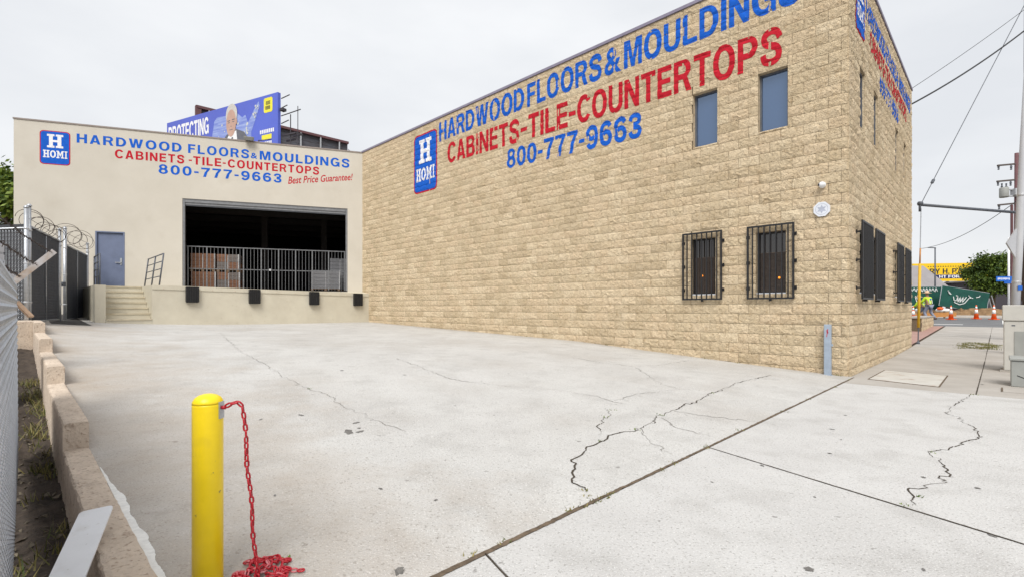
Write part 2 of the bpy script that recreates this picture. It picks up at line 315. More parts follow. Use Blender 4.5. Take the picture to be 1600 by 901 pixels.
GL_ = {
 'H': (.76, [[[(0,0),(0,1),(.21,1),(.21,.60),(.55,.60),(.55,1),(.76,1),(.76,0),(.55,0),(.55,.42),(.21,.42),(.21,0)]]]),
 'A': (.80, [[[(0,0),(.28,1),(.52,1),(.80,0),(.58,0),(.535,.19),(.265,.19),(.22,0)], [(.31,.36),(.40,.74),(.49,.36)]]]),
 'R': (.78, [[[(0,0),(0,1)] + _arc(.46,.71,.29,.29,90,-62,10) + [(.78,0),(.55,0),(.40,.40),(.21,.40),(.21,0)], [(.21,.57)] + _arc(.44,.70,.10,.13,-90,90,8) + [(.21,.83)]]]),
 'P': (.74, [[[(0,0),(0,1)] + _arc(.43,.69,.31,.31,90,-90,10) + [(.21,.38),(.21,0)], [(.21,.55)] + _arc(.42,.69,.11,.14,-90,90,8) + [(.21,.83)]]]),
 'B': (.77, [[[(0,0),(0,1)] + _arc(.46,.75,.27,.25,90,-58,8) + _arc(.47,.285,.30,.285,58,-90,8), [(.21,.59)] + _arc(.43,.71,.09,.12,-90,90,6) + [(.21,.83)], [(.21,.17)] + _arc(.44,.30,.11,.13,-90,90,6) + [(.21,.43)]]]),
 'D': (.78, [[[(0,0),(0,1)] + _arc(.34,.5,.44,.5,90,-90,16), [(.21,.18)] + _arc(.34,.5,.22,.32,-90,90,12) + [(.21,.82)]]]),
 'O': (.86, [[_arc(.43,.5,.43,.52,0,360,32,.92)[:-1], _arc(.43,.5,.21,.34,0,360,28,.92)[:-1]]]),
 '0': (.70, [[_arc(.35,.5,.35,.51,0,360,28,.9)[:-1], _arc(.35,.5,.145,.33,0,360,24,.9)[:-1]]]),
 'C': (.80, [[_arc(.43,.5,.43,.52,32,328,26,.95) + _arc(.43,.5,.21,.34,322,38,20,.95)]]),
 'G': (.84, [[_arc(.43,.5,.43,.52,33,308,24,.95) + [(.70,.12),(.72,0),(.84,0),(.84,.54),(.45,.54),(.45,.38),(.64,.38)] + _arc(.43,.5,.21,.34,310,38,18,.95)]]),
 'W': (1.12, [[[(0,1),(.22,1),(.34,.34),(.45,1),(.67,1),(.78,.34),(.90,1),(1.12,1),(.90,0),(.67,0),(.56,.64),(.45,0),(.22,0)]]]),
 'F': (.64, [[[(0,0),(0,1),(.64,1),(.64,.82),(.21,.82),(.21,.59),(.58,.59),(.58,.42),(.21,.42),(.21,0)]]]),
 'E': (.66, [[[(0,0),(0,1),(.65,1),(.65,.82),(.21,.82),(.21,.60),(.61,.60),(.61,.43),(.21,.43),(.21,.18),(.66,.18),(.66,0)]]]),
 'L': (.62, [[[(0,0),(0,1),(.21,1),(.21,.18),(.62,.18),(.62,0)]]]),
 'T': (.70, [[[(.245,0),(.245,.82),(0,.82),(0,1),(.70,1),(.70,.82),(.455,.82),(.455,0)]]]),
 'I': (.21, [[[(0,0),(0,1),(.21,1),(.21,0)]]]),
 'N': (.76, [[[(0,0),(0,1),(.22,1),(.56,.38),(.56,1),(.76,1),(.76,0),(.54,0),(.20,.62),(.20,0)]]]),
 'M': (.92, [[[(0,0),(0,1),(.30,1),(.46,.32),(.62,1),(.92,1),(.92,0),(.73,0),(.73,.74),(.55,0),(.37,0),(.19,.74),(.19,0)]]]),
 'U': (.76, [[[(0,1)] + _arc(.38,.36,.38,.38,180,360,16,.9) + [(.76,1),(.55,1)] + _arc(.38,.36,.17,.21,360,180,12,.9) + [(.21,1)]]]),
 'Y': (.80, [[[(.295,0),(.295,.38),(0,1),(.23,1),(.40,.58),(.57,1),(.80,1),(.505,.38),(.505,0)]]]),
 'K': (.80, [[[(0,0),(0,1),(.21,1),(.21,.62),(.52,1),(.78,1),(.46,.62),(.80,0),(.55,0),(.32,.45),(.21,.32),(.21,0)]]]),
 'S': (.74, [[_stroke(_sp([(.66,.70),(.57,.87),(.37,.925),(.17,.86),(.12,.73),(.19,.60),(.37,.53),(.56,.45),(.63,.29),(.56,.13),(.37,.075),(.15,.13),(.08,.32)]), .10)]]),
 '7': (.68, [[[(0,1),(.68,1),(.68,.84),(.48,.50),(.37,0),(.15,0),(.27,.50),(.46,.82),(0,.82)]]]),
 '6': (.70, [[_stroke(_sp([(.60,.77),(.50,.90),(.35,.925),(.18,.83),(.105,.60),(.105,.38),(.17,.16),(.35,.08),(.53,.14),(.60,.33),(.52,.51),(.35,.57),(.21,.50)]), .10)]]),
 '3': (.68, [[_stroke(_sp([(.09,.72),(.18,.88),(.34,.92),(.50,.87),(.555,.75),(.49,.62),(.25,.585)]), [.095]*36 + [.075]*7), _stroke(_sp([(.25,.435),(.49,.42),(.58,.28),(.52,.13),(.34,.08),(.16,.13),(.085,.29)]), [.075]*3 + [.095]*40)], [[(.25,.51),(.25,.512),(.49,.52),(.49,.50)]]]),
 '8': (.70, [[_arc(.35,.735,.31,.275,-38,218,16) + _arc(.35,.285,.35,.295,142,398,18), _arc(.35,.73,.125,.13,0,360,14)[:-1], _arc(.35,.285,.145,.145,0,360,14)[:-1]]]),
 '-': (.34, [[[(0,.36),(0,.53),(.34,.53),(.34,.36)]]]), '.': (.2, [[[(0,0),(0,.2),(.2,.2),(.2,0)]]]), '!': (.21, [[[(0,.3),(0,1),(.21,1),(.21,.3)]], [[(0,0),(0,.2),(.21,.2),(.21,0)]]]),
}
GL_['9'] = (.70, [[[(.70 - x, 1 - y) for x, y in GL_['6'][1][0][0]]]])
GL_['3'] = (.68, [[GL_['3'][1][0][0]], [GL_['3'][1][0][1]]])
from mathutils.geometry import tessellate_polygon
_gt = {}
def glyph(ch):
    if ch not in _gt:
        t = []
        for grp in GL_[ch][1]:
            flat = [q for c in grp for q in c]
            for tri in tessellate_polygon([[Vector((x, y, 0)) for x, y in c] for c in grp]): t.append([flat[i] for i in tri])
        _gt[ch] = t
    return _gt[ch]
def words2d(body, space=.10, gap=.34):
    """string -> unit-square triangles"""
    x = 0; t = []
    for ch in body:
        if ch == ' ': x += gap; continue
        if ch == '&':
            t += [[(x + .82 * a, b) for a, b in q] for q in text2d('&', .018)]; x += .82 + space; continue
        t += [[(x + a, b) for a, b in q] for q in glyph(ch)]; x += GL_[ch][0] + space
    wd = x - space
    return [[(a / wd, b) for a, b in q] for q in t]
def place2d(polys, x0, x1, zl, zr):
    """unit-square polygons to wall coordinates; zl, zr = (bottom, top) at the left and right ends"""
    r = []
    for a in polys:
        r.append([(x0 + (x1 - x0) * x, (zl[0] + (zr[0] - zl[0]) * x) * (1 - y) + (zl[1] + (zr[1] - zl[1]) * x) * y) for x, y in a])
    return r
def rect(x0, y0, x1, y1): return [(x0, y0), (x1, y0), (x1, y1), (x0, y1)]
def rrect(r=.12, asp=1.0, n=5):
    pts = []
    for cx, cy, a0 in ((1 - r, 1 - r * asp, 0), (r, 1 - r * asp, 90), (r, r * asp, 180), (1 - r, r * asp, 270)):
        for k in range(n + 1):
            a = R(a0 + 90 * k / n); pts.append((cx + r * math.cos(a), cy + r * asp * math.sin(a)))
    return pts
def sub(polys, x0, y0, x1, y1): return [[(x0 + (x1 - x0) * x, y0 + (y1 - y0) * y) for x, y in a] for a in polys]
SLAB = {
 'H': [rect(.12,.15,.36,.85), rect(0,0,.46,.15), rect(0,.85,.46,1), rect(.64,.15,.88,.85), rect(.54,0,1,.15), rect(.54,.85,1,1), rect(.36,.42,.64,.58)],
 'I': [rect(.3,.15,.7,.85), rect(.05,0,.95,.15), rect(.05,.85,.95,1)],
 'M': [rect(.12,.15,.30,1), rect(0,0,.40,.15), rect(0,.87,.12,1), rect(.70,.15,.88,1), rect(.60,0,1,.15), rect(.88,.87,1,1), [(.30,1),(.30,.62),(.5,.18),(.5,.55)], [(.5,.55),(.5,.18),(.70,.62),(.70,1)]],
}
def ring(n=20):
    o = []
    for k in range(n):
        a, b = 2*math.pi*k/n, 2*math.pi*(k+1)/n
        f = lambda t, rx, ry: (.5 + rx*math.cos(t), .5 + ry*math.sin(t))
        o.append([f(a,.5,.5), f(b,.5,.5), f(b,.22,.33), f(a,.22,.33)])
    return o
SLAB['O'] = ring()
def logo_layers():
    white = sub(SLAB['H'], .24, .50, .77, .90)
    x = .11
    for ch, wd in (('H', .21), ('O', .20), ('M', .25), ('I', .10)):
        white += sub(SLAB[ch], x, .20, x + wd, .42); x += wd + .013
    return [('logo_border', 'sign_red', [rrect(.13, .68)]), ('logo_field', 'sign_blue', sub([rrect(.11, .68)], .035, .024, .965, .976)), ('logo_letters', 'sign_white', white)]
def flat_print(name, polys, mt, parent, fn, off, grid=None):
    """polygons in wall coordinates -> one sheet; grid = (xs, zs) clips to cells so that it can follow relief"""
    mb = MB(); cache = {}
    def vid(x, z):
        k = (round(x, 4), round(z, 4))
        if k not in cache: cache[k] = len(mb.v); mb.v.append(tuple(fn(k[0], k[1], off)))
        return cache[k]
    def clip(poly, ax, val, keep):
        o = []
        for i, a in enumerate(poly):
            b = poly[(i + 1) % len(poly)]; ia = (a[ax] - val) * keep >= 0; ib = (b[ax] - val) * keep >= 0
            if ia: o.append(a)
            if ia != ib:
                t = (val - a[ax]) / (b[ax] - a[ax]); o.append((a[0] + (b[0]-a[0])*t, a[1] + (b[1]-a[1])*t))
        return o
    def strips(poly, ax, lines):
        lo = min(q[ax] for q in poly); hi = max(q[ax] for q in poly); cuts = [c for c in lines if lo < c < hi]
        rest = poly
        for c in cuts:
            a = clip(rest, ax, c, -1); rest = clip(rest, ax, c, 1)
            if len(a) > 2: yield a
            if len(rest) < 3: return
        yield rest
    for poly in polys:
        cells = [poly]
        if grid: cells = [c2 for c1 in strips(poly, 0, grid[0]) for c2 in strips(c1, 1, grid[1])]
        for c in cells:
            ids = []
            for q in c:
                i = vid(*q)
                if i not in ids: ids.append(i)
            if len(ids) > 2: mb.f.append(tuple(ids))
    return mb.build(name, M[mt], parent)

# ------------------------------------------------------------------ ground, lot, sidewalk, roads
def sheet(name, ss, ps, mt, zf, **kw):
    mb = MB()
    for s in ss:
        for p in ps: mb.v.append(tuple(W(s, p, zf(s, p))))
    n = len(ps)
    for i in range(len(ss) - 1):
        for j in range(n - 1): mb.f.append((i*n+j, i*n+j+1, (i+1)*n+j+1, (i+1)*n+j))
    return mb.build(name, M[mt], kw.pop('parent', None), smooth=True, **kw)
def lin(a, b, n): return [a + (b - a) * i / n for i in range(n + 1)]
far = [-1500, -700, -300, -140, -90]
sheet('ground', far + lin(-70, 60, 26) + [-x for x in far[::-1]], far + lin(-70, 40, 44) + [90, 300, 700, 1500], 'earth', lambda s, p: (zs(p) if p < -6 else 0) - .5 + (.35 if p < -9.5 else 0), kind='structure')
drive = sheet('driveway', lin(-.09, 24, 90), lin(0.0, 10.31, 44), 'concrete', gz, kind='structure')
bed = sheet('sidewalk', [-5.2, -4, -3, -2, -1, -.4, .02], lin(13, -22.5, 30), 'jointdirt', lambda s, p: zs(p) - .014, kind='structure')
def slab(s0, s1, p0, p1, mt='sidewalk', g=.008, k0=0, k1=0):
    mb = MB(); dl = s1 - s0; a = [(s0+g, p0+g+k0*dl), (s1-g, p0+g), (s1-g, p1-g), (s0+g, p1-g+k1*dl)]
    mb.hexa([W(s, p, zs(p) - .1) for s, p in a], [W(s, p, zs(p)) for s, p in a]); mb.build('slab', M[mt], bed)
slab(-5, -.11, 9.04, 12.6, k0=.32); slab(-5, -.11, 6.34, 9.04, k0=.32, k1=.32); slab(-5, -.11, .95, 6.34, k1=.32)
slab(-1.73, -.04, -5.2, .95, 'walk_far', .006); slab(-5, -1.73, -5.2, .95, 'walk_far', .006)
pp = -5.2
while pp > -22:
    slab(-1.73, -.04, pp - 2.9, pp, 'walk_far', .005); slab(-5, -1.73, pp - 2.9, pp, 'walk_far', .005); pp -= 2.9
sheet('street', lin(-22, -5.4, 6), lin(40, -22, 12), 'asphalt', lambda s, p: zs(p) - .13, kind='structure')
sheet('kerb', [-5.4, -5.401, -5.2, -5.199], lin(40, -22, 12), 'walk_far', lambda s, p: zs(p) - (.2 if s in (-5.4, -5.199) else 0), kind='structure')
xr = sheet('cross_street', lin(-45, 45, 12), lin(-22.5, -35.5, 8), 'asphalt', lambda s, p: zs(p) - .005, kind='structure')
for a, b, c, d in ((-.6, .9, -24.6, -25.0), (-6, -3.2, -24.6, -25.0)):
    sheet('road_marking', [a, b], [c, d], 'white_paint', lambda s, p: zs(p) + .003, parent=xr)
for a in range(3): sheet('road_marking', [-2.6 + a * .9, -2.1 + a * .9], [-26.2, -33], 'white_paint', lambda s, p: zs(p) + .003, parent=xr) if a == 0 else None
sheet('paving', [.03, .5, 1.2, 1.9], lin(-9.2, -22.4, 8), 'pink', lambda s, p: zs(p) + .01, kind='structure')
sheet('far_sidewalk', lin(-45, 45, 12), [-35.5, -35.52, -37.4], 'walk_far', lambda s, p: zs(p) + (.12 if p < -35.51 else -.02), kind='structure')
sheet('alley', lin(15.2, 24, 10), lin(9.3, 13, 6), 'asphalt_dark', lambda s, p: gz(s, min(p, 10.3)) + .006, kind='structure')
sheet('neighbour_yard', [-4, 0, 4, 8, 12, 16, 24, 40], [10.80, 14, 20, 40], 'earth', lambda s, p: interp(GB, max(0, s)) - .28, kind='structure')
# soil strip between the curb and the chain link fence
def soilz(s, p):
    random.seed(int(s * 97) * 131 + int(p * 977)); return interp(GB, max(0, s - 1)) - .34 + random.uniform(-.03, .03)
sheet('soil_strip', lin(-2.5, 15, 120), lin(10.44, 10.86, 7), 'soil', soilz, kind='structure')

CR = [[(-0.12, 8.12), (-0.08, 8.04), (0.0, 8.03), (0.16, 7.96), (0.3, 7.8), (0.46, 7.56), (0.55, 7.28), (0.59, 7.03), (0.66, 6.79), (0.62, 6.45), (0.61, 6.29), (0.63, 5.99), (0.73, 5.67), (0.78, 5.25), (0.81, 4.6), (0.91, 3.87), (0.96, 3.16), (1.02, 2.33), (0.95, 1.13)],
[(0.61, 6.29), (0.3, 6.64), (0.08, 6.78), (-0.09, 6.84)], [(0.7, 5.73), (0.36, 5.95), (0.09, 5.96), (-0.09, 5.89)], [(0.71, 5.25), (0.36, 5.18), (0.04, 5.01), (-0.09, 4.92)],
[(1.23, 5.86), (1.03, 6.29), (0.92, 6.57), (0.7, 6.84)], [(5.79, 5.86), (5.04, 5.96), (4.14, 6.16), (3.57, 6.19), (3.14, 5.96), (2.72, 5.74), (2.38, 5.46), (1.81, 5.35), (1.44, 5.47), (1.21, 5.4)],
[(1.5, 5.38), (1.51, 4.73), (1.34, 3.95), (1.11, 3.62)], [(4.24, 2.69), (3.51, 2.73), (2.9, 2.58), (2.71, 1.96), (2.69, 0.6)], [(2.78, 2.66), (2.15, 3.32), (1.6, 3.83), (1.28, 3.87)],
[(12.78, 6.88), (8.59, 7.69), (6.87, 7.89), (5.33, 8.05), (4.26, 8.12), (3.86, 8.06), (3.02, 8.19), (2.33, 8.17), (1.89, 8.17)], [(8.83, 8.93), (8.97, 8.04), (9.04, 7.2), (9.37, 6.14)],
[(16.64, 5.87), (13.9, 5.28), (12.76, 4.77), (11.0, 4.61), (9.64, 4.75)],
[(-1.68, 0.99), (-1.62, 1.62), (-1.53, 2.38), (-1.53, 2.92), (-1.66, 3.26), (-1.8, 3.81), (-1.84, 4.12), (-1.75, 4.41), (-1.69, 4.68), (-1.64, 4.93), (-1.55, 5.13), (-1.61, 5.38), (-1.68, 5.62), (-1.7, 5.77), (-1.67, 6.03), (-1.6, 6.24), (-1.54, 6.38), (-1.58, 6.55), (-1.56, 6.75)]]
CW = [.0105, .007, .006, .007, .008, .007, .006, .008, .006, .005, .007, .007, .0076]
random.seed(11)
def crack(pts, wd, parent, zadd=.003):
    P = []
    for (a, b), (c, d) in zip(pts, pts[1:]):
        n = max(2, int(math.hypot(c - a, d - b) / .032))
        for i in range(n):
            if i % 3 == 0: j1, j2 = random.gauss(0, .017), random.gauss(0, .017)
            t = i / n; P.append((a + (c - a) * t + j1 + random.gauss(0, .005), b + (d - b) * t + j2 + random.gauss(0, .005)))
    mb = MB(); n = len(P); ww = wd
    for i, (s, p) in enumerate(P):
        a = P[max(0, i - 1)]; b = P[min(n - 1, i + 1)]; l = math.hypot(b[0] - a[0], b[1] - a[1]) or 1
        ns, np_ = -(b[1] - a[1]) / l, (b[0] - a[0]) / l
        ww = max(wd * .45, min(wd * 1.6, ww + random.gauss(0, wd * .28))); hw = ww / 2 * min(1, (n - 1 - i) / 6 + .15)
        z = gz(s, p) + zadd
        mb.v += [tuple(W(s + ns * hw, p + np_ * hw, z)), tuple(W(s - ns * hw, p - np_ * hw, z))]
        if i: mb.f.append((2*i-2, 2*i-1, 2*i+1, 2*i))
    return mb.build('crack', M['crack_faint' if wd < .0075 else 'crack'], parent)
def joint_fill(pts, wd, parent, mt, jit):
    mb = MB(); P = []
    for (a, b), (c, d) in zip(pts, pts[1:]):
        n = max(2, int(math.hypot(c - a, d - b) / .03)); P += [(a + (c - a) * i / n, b + (d - b) * i / n) for i in range(n)]
    ww = wd
    for i, (s, p) in enumerate(P):
        a = P[max(0, i - 1)]; b = P[min(len(P) - 1, i + 1)]; l = math.hypot(b[0] - a[0], b[1] - a[1]) or 1; ns, np_ = -(b[1] - a[1]) / l, (b[0] - a[0]) / l
        ww = max(wd * .55, min(wd * 1.8, ww + random.gauss(0, wd * jit))) if jit < .12 else max(wd * .85, min(wd * 1.35, ww + random.gauss(0, wd * jit))); e = random.gauss(0, wd * .08)
        z = max(gz(s, p), 0) + .0035; mb.v += [tuple(W(s + ns*(ww/2 + e), p + np_*(ww/2 + e), z)), tuple(W(s - ns*(ww/2 - e), p - np_*(ww/2 - e), z))]
        if i: mb.f.append((2*i-2, 2*i-1, 2*i+1, 2*i))
    mb.build('joint_filler', M[mt], parent)
joint_fill([(-.104, 10.2), (-.104, 6.4), (-.104, 0.05)], .026, bed, 'jointdirt', .13)
joint_fill([(-.11, 6.34), (-4.9, 6.34 + .32 * 4.79)], .011, bed, 'crack', .06)
joint_fill([(-.11, 9.04), (-4.9, 9.04 + .32 * 4.79)], .010, bed, 'crack', .06)
joint_fill([(-1.73, .9), (-1.73, -5.2), (-1.73, -16)], .014, bed, 'crack', .1)
for c, wd in zip(CR, CW): crack(c, wd, bed if c[0][0] < -1 else drive)
def blob(s, p, r, parent, name='oil_spot', mt='stain', asp=1.6):
    mb = MB(); n = 17; rot = random.uniform(0, 3); r *= .8; ph1, ph2 = random.uniform(0, 6), random.uniform(0, 6)
    for k in range(n):
        a = 2*math.pi*k/n; q = r * (.85 + .22*math.sin(2*a + ph1) + .16*math.sin(5*a + ph2) + random.uniform(-.08, .08)); x, y = q*math.cos(a)*asp, q*math.sin(a)
        S, P_ = s + x*math.cos(rot) - y*math.sin(rot), p + x*math.sin(rot) + y*math.cos(rot); mb.v.append(tuple(W(S, P_, gz(S, P_) + .0035)))
    mb.f.append(tuple(range(n))); mb.build(name, M[mt], parent)
for s, p, r in ((2.26,8.58,.06),(2.2,8.5,.035),(3.13,8.66,.03),(2.5,8.38,.03),(.88,9.06,.015),(.01,9.47,.022),(3.21,9.02,.02),(2.31,8.45,.02),(1.2,9.6,.012),(5.2,7.2,.03),(4.4,6.6,.025),(.5,8.9,.012)): blob(s, p, r, drive)
for s, p, r in ((-.63,6.55,.018),(-.93,5.79,.018),(-1.57,6.0,.018),(-1.86,6.02,.02),(-1.94,6.95,.016),(-1.71,7.67,.012),(-1.32,8.05,.024),(-.69,3.9,.02),(-1.77,-.44,.03),(-.74,4.79,.022),(-.5,7.2,.01),(-1.1,7.0,.01),(-2.1,6.2,.014),(-.9,5.2,.012)): blob(s, p, r, bed)
# flaked white paint line beside the curb
mb = MB()
P = [(10.306, s) for s in lin(.1, 2.55, 160)]
for i, (p, s) in enumerate(P):
    wd = (.040 + .008 * math.sin(i * .13) + .004 * math.sin(i * .41)) * random.uniform(.95, 1.05) * min(1, (160 - i) / 60 + .1)
    mb.v += [tuple(W(s, p, gz(s, p) + .005)), tuple(W(s, p - wd, gz(s, p - wd) + .005))]
    if i: mb.f.append((2*i-2, 2*i-1, 2*i+1, 2*i))
mb.build('painted_line', M['white_paint'], drive)
# pressed lid, handhole
cov = MB(); a = [(-1.29, -1.42), (-.33, -1.6), (-.33, .16), (-1.29, .42)]
cov.hexa([W(s, p, .0005) for s, p in a], [W(s, p, .006) for s, p in a])
cov.build('vault_cover', M['cover'], None, label='pale square vault cover with rust stain set in the sidewalk', cat='vault cover')
rim = MB()
for (a0, a1) in zip(a, a[1:] + a[:1]): rim.bar(W(*a0, .003), W(*a1, .003), .02, .009)
rim.build('rim', M['jointdirt'], bpy.data.objects['vault_cover'])
hh = MB(); hh.box((-.35, -.25, 0), (.35, .25, .008)); o = hh.build('handhole_lid', M['walk_far'], None, label='small flush concrete handhole lid in front of the grey utility box', cat='handhole'); o.location = W(-2.35, .1, .001); o.rotation_euler[2] = LOT_ROT
hr = MB()
for x in (-.35, .35): hr.box((x-.01, -.25, .008), (x+.01, .25, .0105))
hr.build('frame', M['jointdirt'], o)
# weeds
def tufts(name, spots, label, mt='grass', blades=16, hgt=.05, parent=None, cat='weeds'):
    mb = MB()
    for s, p, r in spots:
        for k in range(blades):
            S, P_ = s + random.gauss(0, r), p + random.gauss(0, r); a = random.uniform(0, 6.3); h = hgt * random.uniform(.4, 1.2); z = gz(S, P_) if P_ < 10.35 else soilz(S, P_)
            b = W(S, P_, z); wv = Vector((math.cos(a), math.sin(a), 0)) * .005; l = Vector((random.gauss(0, .5), random.gauss(0, .5), 1)) * h
            mb.add([b - wv, b + wv, b + l * .6 + wv * .6, b + l], [(0, 1, 2, 3)])
    return mb.build(name, M[mt], parent, label=label, cat=cat, kind='stuff')
js = [(-.1 + random.gauss(0, .012), p, .02) for p in (8.3, 8.2, 8.1, 8.0, 7.9, 7.95, 7.2, 7.0, 6.36, 5.5, 8.9, 9.1, 4.2, 3.1, 1.6, .5)]
tufts('joint_weeds', js + [(-.05, 8.06, .03), (.0, 8.02, .02)], 'dry weeds sprouting in the driveway expansion joint', blades=9, hgt=.022)
tufts('crack_weeds', [(.62,6.4,.02),(.6,7.0,.02),(1.1,6.2,.03),(1.23,5.86,.03),(.74,5.6,.02),(.92,3.8,.02),(4.26,8.12,.02),(-1.56,5.13,.02),(-1.56,6.75,.025),(-1.6,6.5,.02),(-1.7,.98,.03)], 'green weeds growing in the concrete cracks', mt='leaf_l', blades=8, hgt=.018)
tufts('wall_weeds', [(s, random.uniform(.01, .05), .03) for s in (.1, .15, .3, 1.9, 2.6, 3.4, 5.2, 8, 11)], 'small weeds along the foot of the block wall', mt='grass', blades=12, hgt=.035)
tufts('curb_weeds', [(random.uniform(3.5, 9), random.uniform(10.48, 10.62), .05) for k in range(26)] + [(random.uniform(.5, 3.5), random.uniform(10.5, 10.7), .04) for k in range(6)], 'yellow green weeds in the soil strip beside the stepped curb', mt='grass', blades=26, hgt=.11)
tufts('verge_grass', [(random.uniform(-2.0, -1.1), random.uniform(-9, -11.4), .06) for k in range(90)], 'worn patch of dry grass at the sidewalk edge', mt='grass', blades=22, hgt=.05, cat='grass')
mb = MB()
for k in range(420):
    s, p = random.uniform(-.6, 9), random.uniform(10.47, 10.78); q = W(s, p, soilz(s, p) + .005); r = random.uniform(.006, .024)
    mb.hexa([q + Vector((random.gauss(0, r), random.gauss(0, r), 0)) for _ in range(3)], [q + Vector((random.gauss(0, r*.6), random.gauss(0, r*.6), r)) for _ in range(3)])
mb.build('soil_stones', M['earth'], None, label='loose clods and pebbles in the soil strip by the fence', cat='pebbles', kind='stuff')

# ------------------------------------------------------------------ block building
bb = thing('block_building', W(0, 0, 0), LOT_ROT, 'tan split-face block two-storey building with painted store lettering and barred windows', 'building')
CH, BL, Z0, ZT, LWL, SFL = .2032, .4064, .119, 8.044, 17.9, 9.1
ZB = Z0 - CH * 2
LWF = lambda a, o, z: (a, o, z)                 # long wall facing the lot
SFF = lambda a, o, z: (-o, -a, z)               # street wall
LW_OPEN = [(2.378, 2.922, 4.84, 6.03), (.994, 1.541, 4.84, 6.03), (2.419, 2.967, 1.54, 2.79), (1.029, 1.578, 1.54, 2.79)]
SF_OPEN = [(a, a + .55, 4.84, 6.03) for a in (1.0, 2.52, 5.69, 7.28)] + [(a, a + .55, 1.54, 2.79) for a in (1.0, 2.45, 5.6, 7.15)]
def rsub(r, h):
    a0, a1, b0, b1 = r; c0, c1, e0, e1 = h
    if c0 >= a1 or c1 <= a0 or e0 >= b1 or e1 <= b0: return [r]
    o = []
    if a0 < c0: o.append((a0, c0, b0, b1))
    if a1 > c1: o.append((c1, a1, b0, b1))
    m0, m1 = max(a0, c0), min(a1, c1)
    if b0 < e0: o.append((m0, m1, b0, e0))
    if b1 > e1: o.append((m0, m1, e1, b1))
    return o
def block_geo(w_, h_, rnd, nx, nz):
    """one split-face unit, face in x-z, proud along +y; returns verts, faces"""
    g = .0032; vs = []; fs = []
    H = [[0] * (nz + 1) for _ in range(nx + 1)]
    tilt = rnd.uniform(-.006, .006); ridge = rnd.uniform(.3, .7); amp = rnd.uniform(.7, 1.25)
    for i in range(nx + 1):
        for j in range(nz + 1):
            e = min(i, nx - i, 1) * min(j, nz - j, 1); u, v = i / nx, j / nz
            base = .014 + rnd.uniform(-.005, .005)
            if e: base = .012 + amp * (.019 * rnd.random() + .004 * (1 - abs(v - ridge) * 1.6)) + tilt * (2 * u - 1)
            H[i][j] = max(.002, base)
    jit = lambda k, n: 0 if k in (0, n) else rnd.uniform(-.28, .28)
    for i in range(nx + 1):
        for j in range(nz + 1):
            vs.append((g + (w_ - 2*g) * (i + jit(i, nx)) / nx, H[i][j], g + (h_ - 2*g) * (j + jit(j, nz)) / nz))
    I = lambda i, j: i * (nz + 1) + j
    for i in range(nx):
        for j in range(nz):
            a, b, c, d = I(i, j), I(i + 1, j), I(i + 1, j + 1), I(i, j + 1)
            fs += [(a, b, c), (a, c, d)] if rnd.random() < .5 else [(a, b, d), (b, c, d)]
    per = [I(i, 0) for i in range(nx + 1)] + [I(nx, j) for j in range(1, nz + 1)] + [I(i, nz) for i in range(nx - 1, -1, -1)] + [I(0, j) for j in range(nz - 1, 0, -1)]
    n0 = len(vs)
    for k in per: x, y, z = vs[k]; vs.append((x, -.016, z))
    m = len(per)
    for k in range(m): fs.append((per[(k + 1) % m], per[k], n0 + k, n0 + (k + 1) % m))
    return vs, fs
rnd = random.Random(3)
jobs = []
def lay(F, length, opens, gfun, facing):
    k = 0; z = ZB
    while z < ZT - .01:
        a = -(BL * (.75 if k % 2 else .25))
        while a < length:
            r = (max(a, 0), min(a + BL, length), z, z + CH)
            full = a >= 0 and a + BL <= length
            cells = [r]
            for h in opens: cells = [q for c in cells for q in rsub(c, h)]
            if cells != [r]: full = False
            for c in cells:
                if c[1] - c[0] < .03 or c[3] - c[2] < .03: continue
                mid = (c[0] + c[1]) / 2
                if c[3] < gfun(mid) - .05: continue
                jobs.append((facing, c, full))
            a += BL
        z += CH; k += 1
lay(LWF, LWL, LW_OPEN, lambda a: gz(max(a, .01), 0), 0)
lay(SFF, SFL, SF_OPEN, lambda a: zs(-a), 1)
RZ = Matrix.Rotation(LOT_ROT, 4, 'Z')
def to_world(F, a, o, z): v = RZ @ Vector(F(a, o, z)); return v + C0
def area_px(F, c):
    q = []
    for a, z in ((c[0], c[2]), (c[1], c[2]), (c[1], c[3]), (c[0], c[3])):
        v = to_world(F, a, 0, z)
        if v.y < .5: return 0
        x, y = 768 * v.x / v.y + 800, 481 - 768 * (v.z - 1.25) / v.y
        q.append((x, y))
    cx = sum(t[0] for t in q) / 4; cy = sum(t[1] for t in q) / 4
    if not (0 < cx < 1600 and 0 < cy < 901): return 0
    return abs(sum(q[i][0] * q[(i+1) % 4][1] - q[(i+1) % 4][0] * q[i][1] for i in range(4))) / 2
FF = (LWF, SFF)
jobs = [(area_px(FF[j[0]], j[1]), j) for j in jobs]
jobs.sort(key=lambda t: -t[0])
variants = []
for k in range(26):
    vs_, fs_ = block_geo(BL, CH, rnd, 7, 4); variants.append((vs_, fs_))
bv = [[], []]; bf = [[], []]                     # everything, for the lettering to lie on
def remember(side, vs, fs, a0, z0):
    n = len(bv[side]); bv[side] += [(x + a0, y, z + z0) for x, y, z in vs]; bf[side] += [tuple(i + n for i in f) for f in fs]
vmesh = {}
stuff = [MB(), MB()]
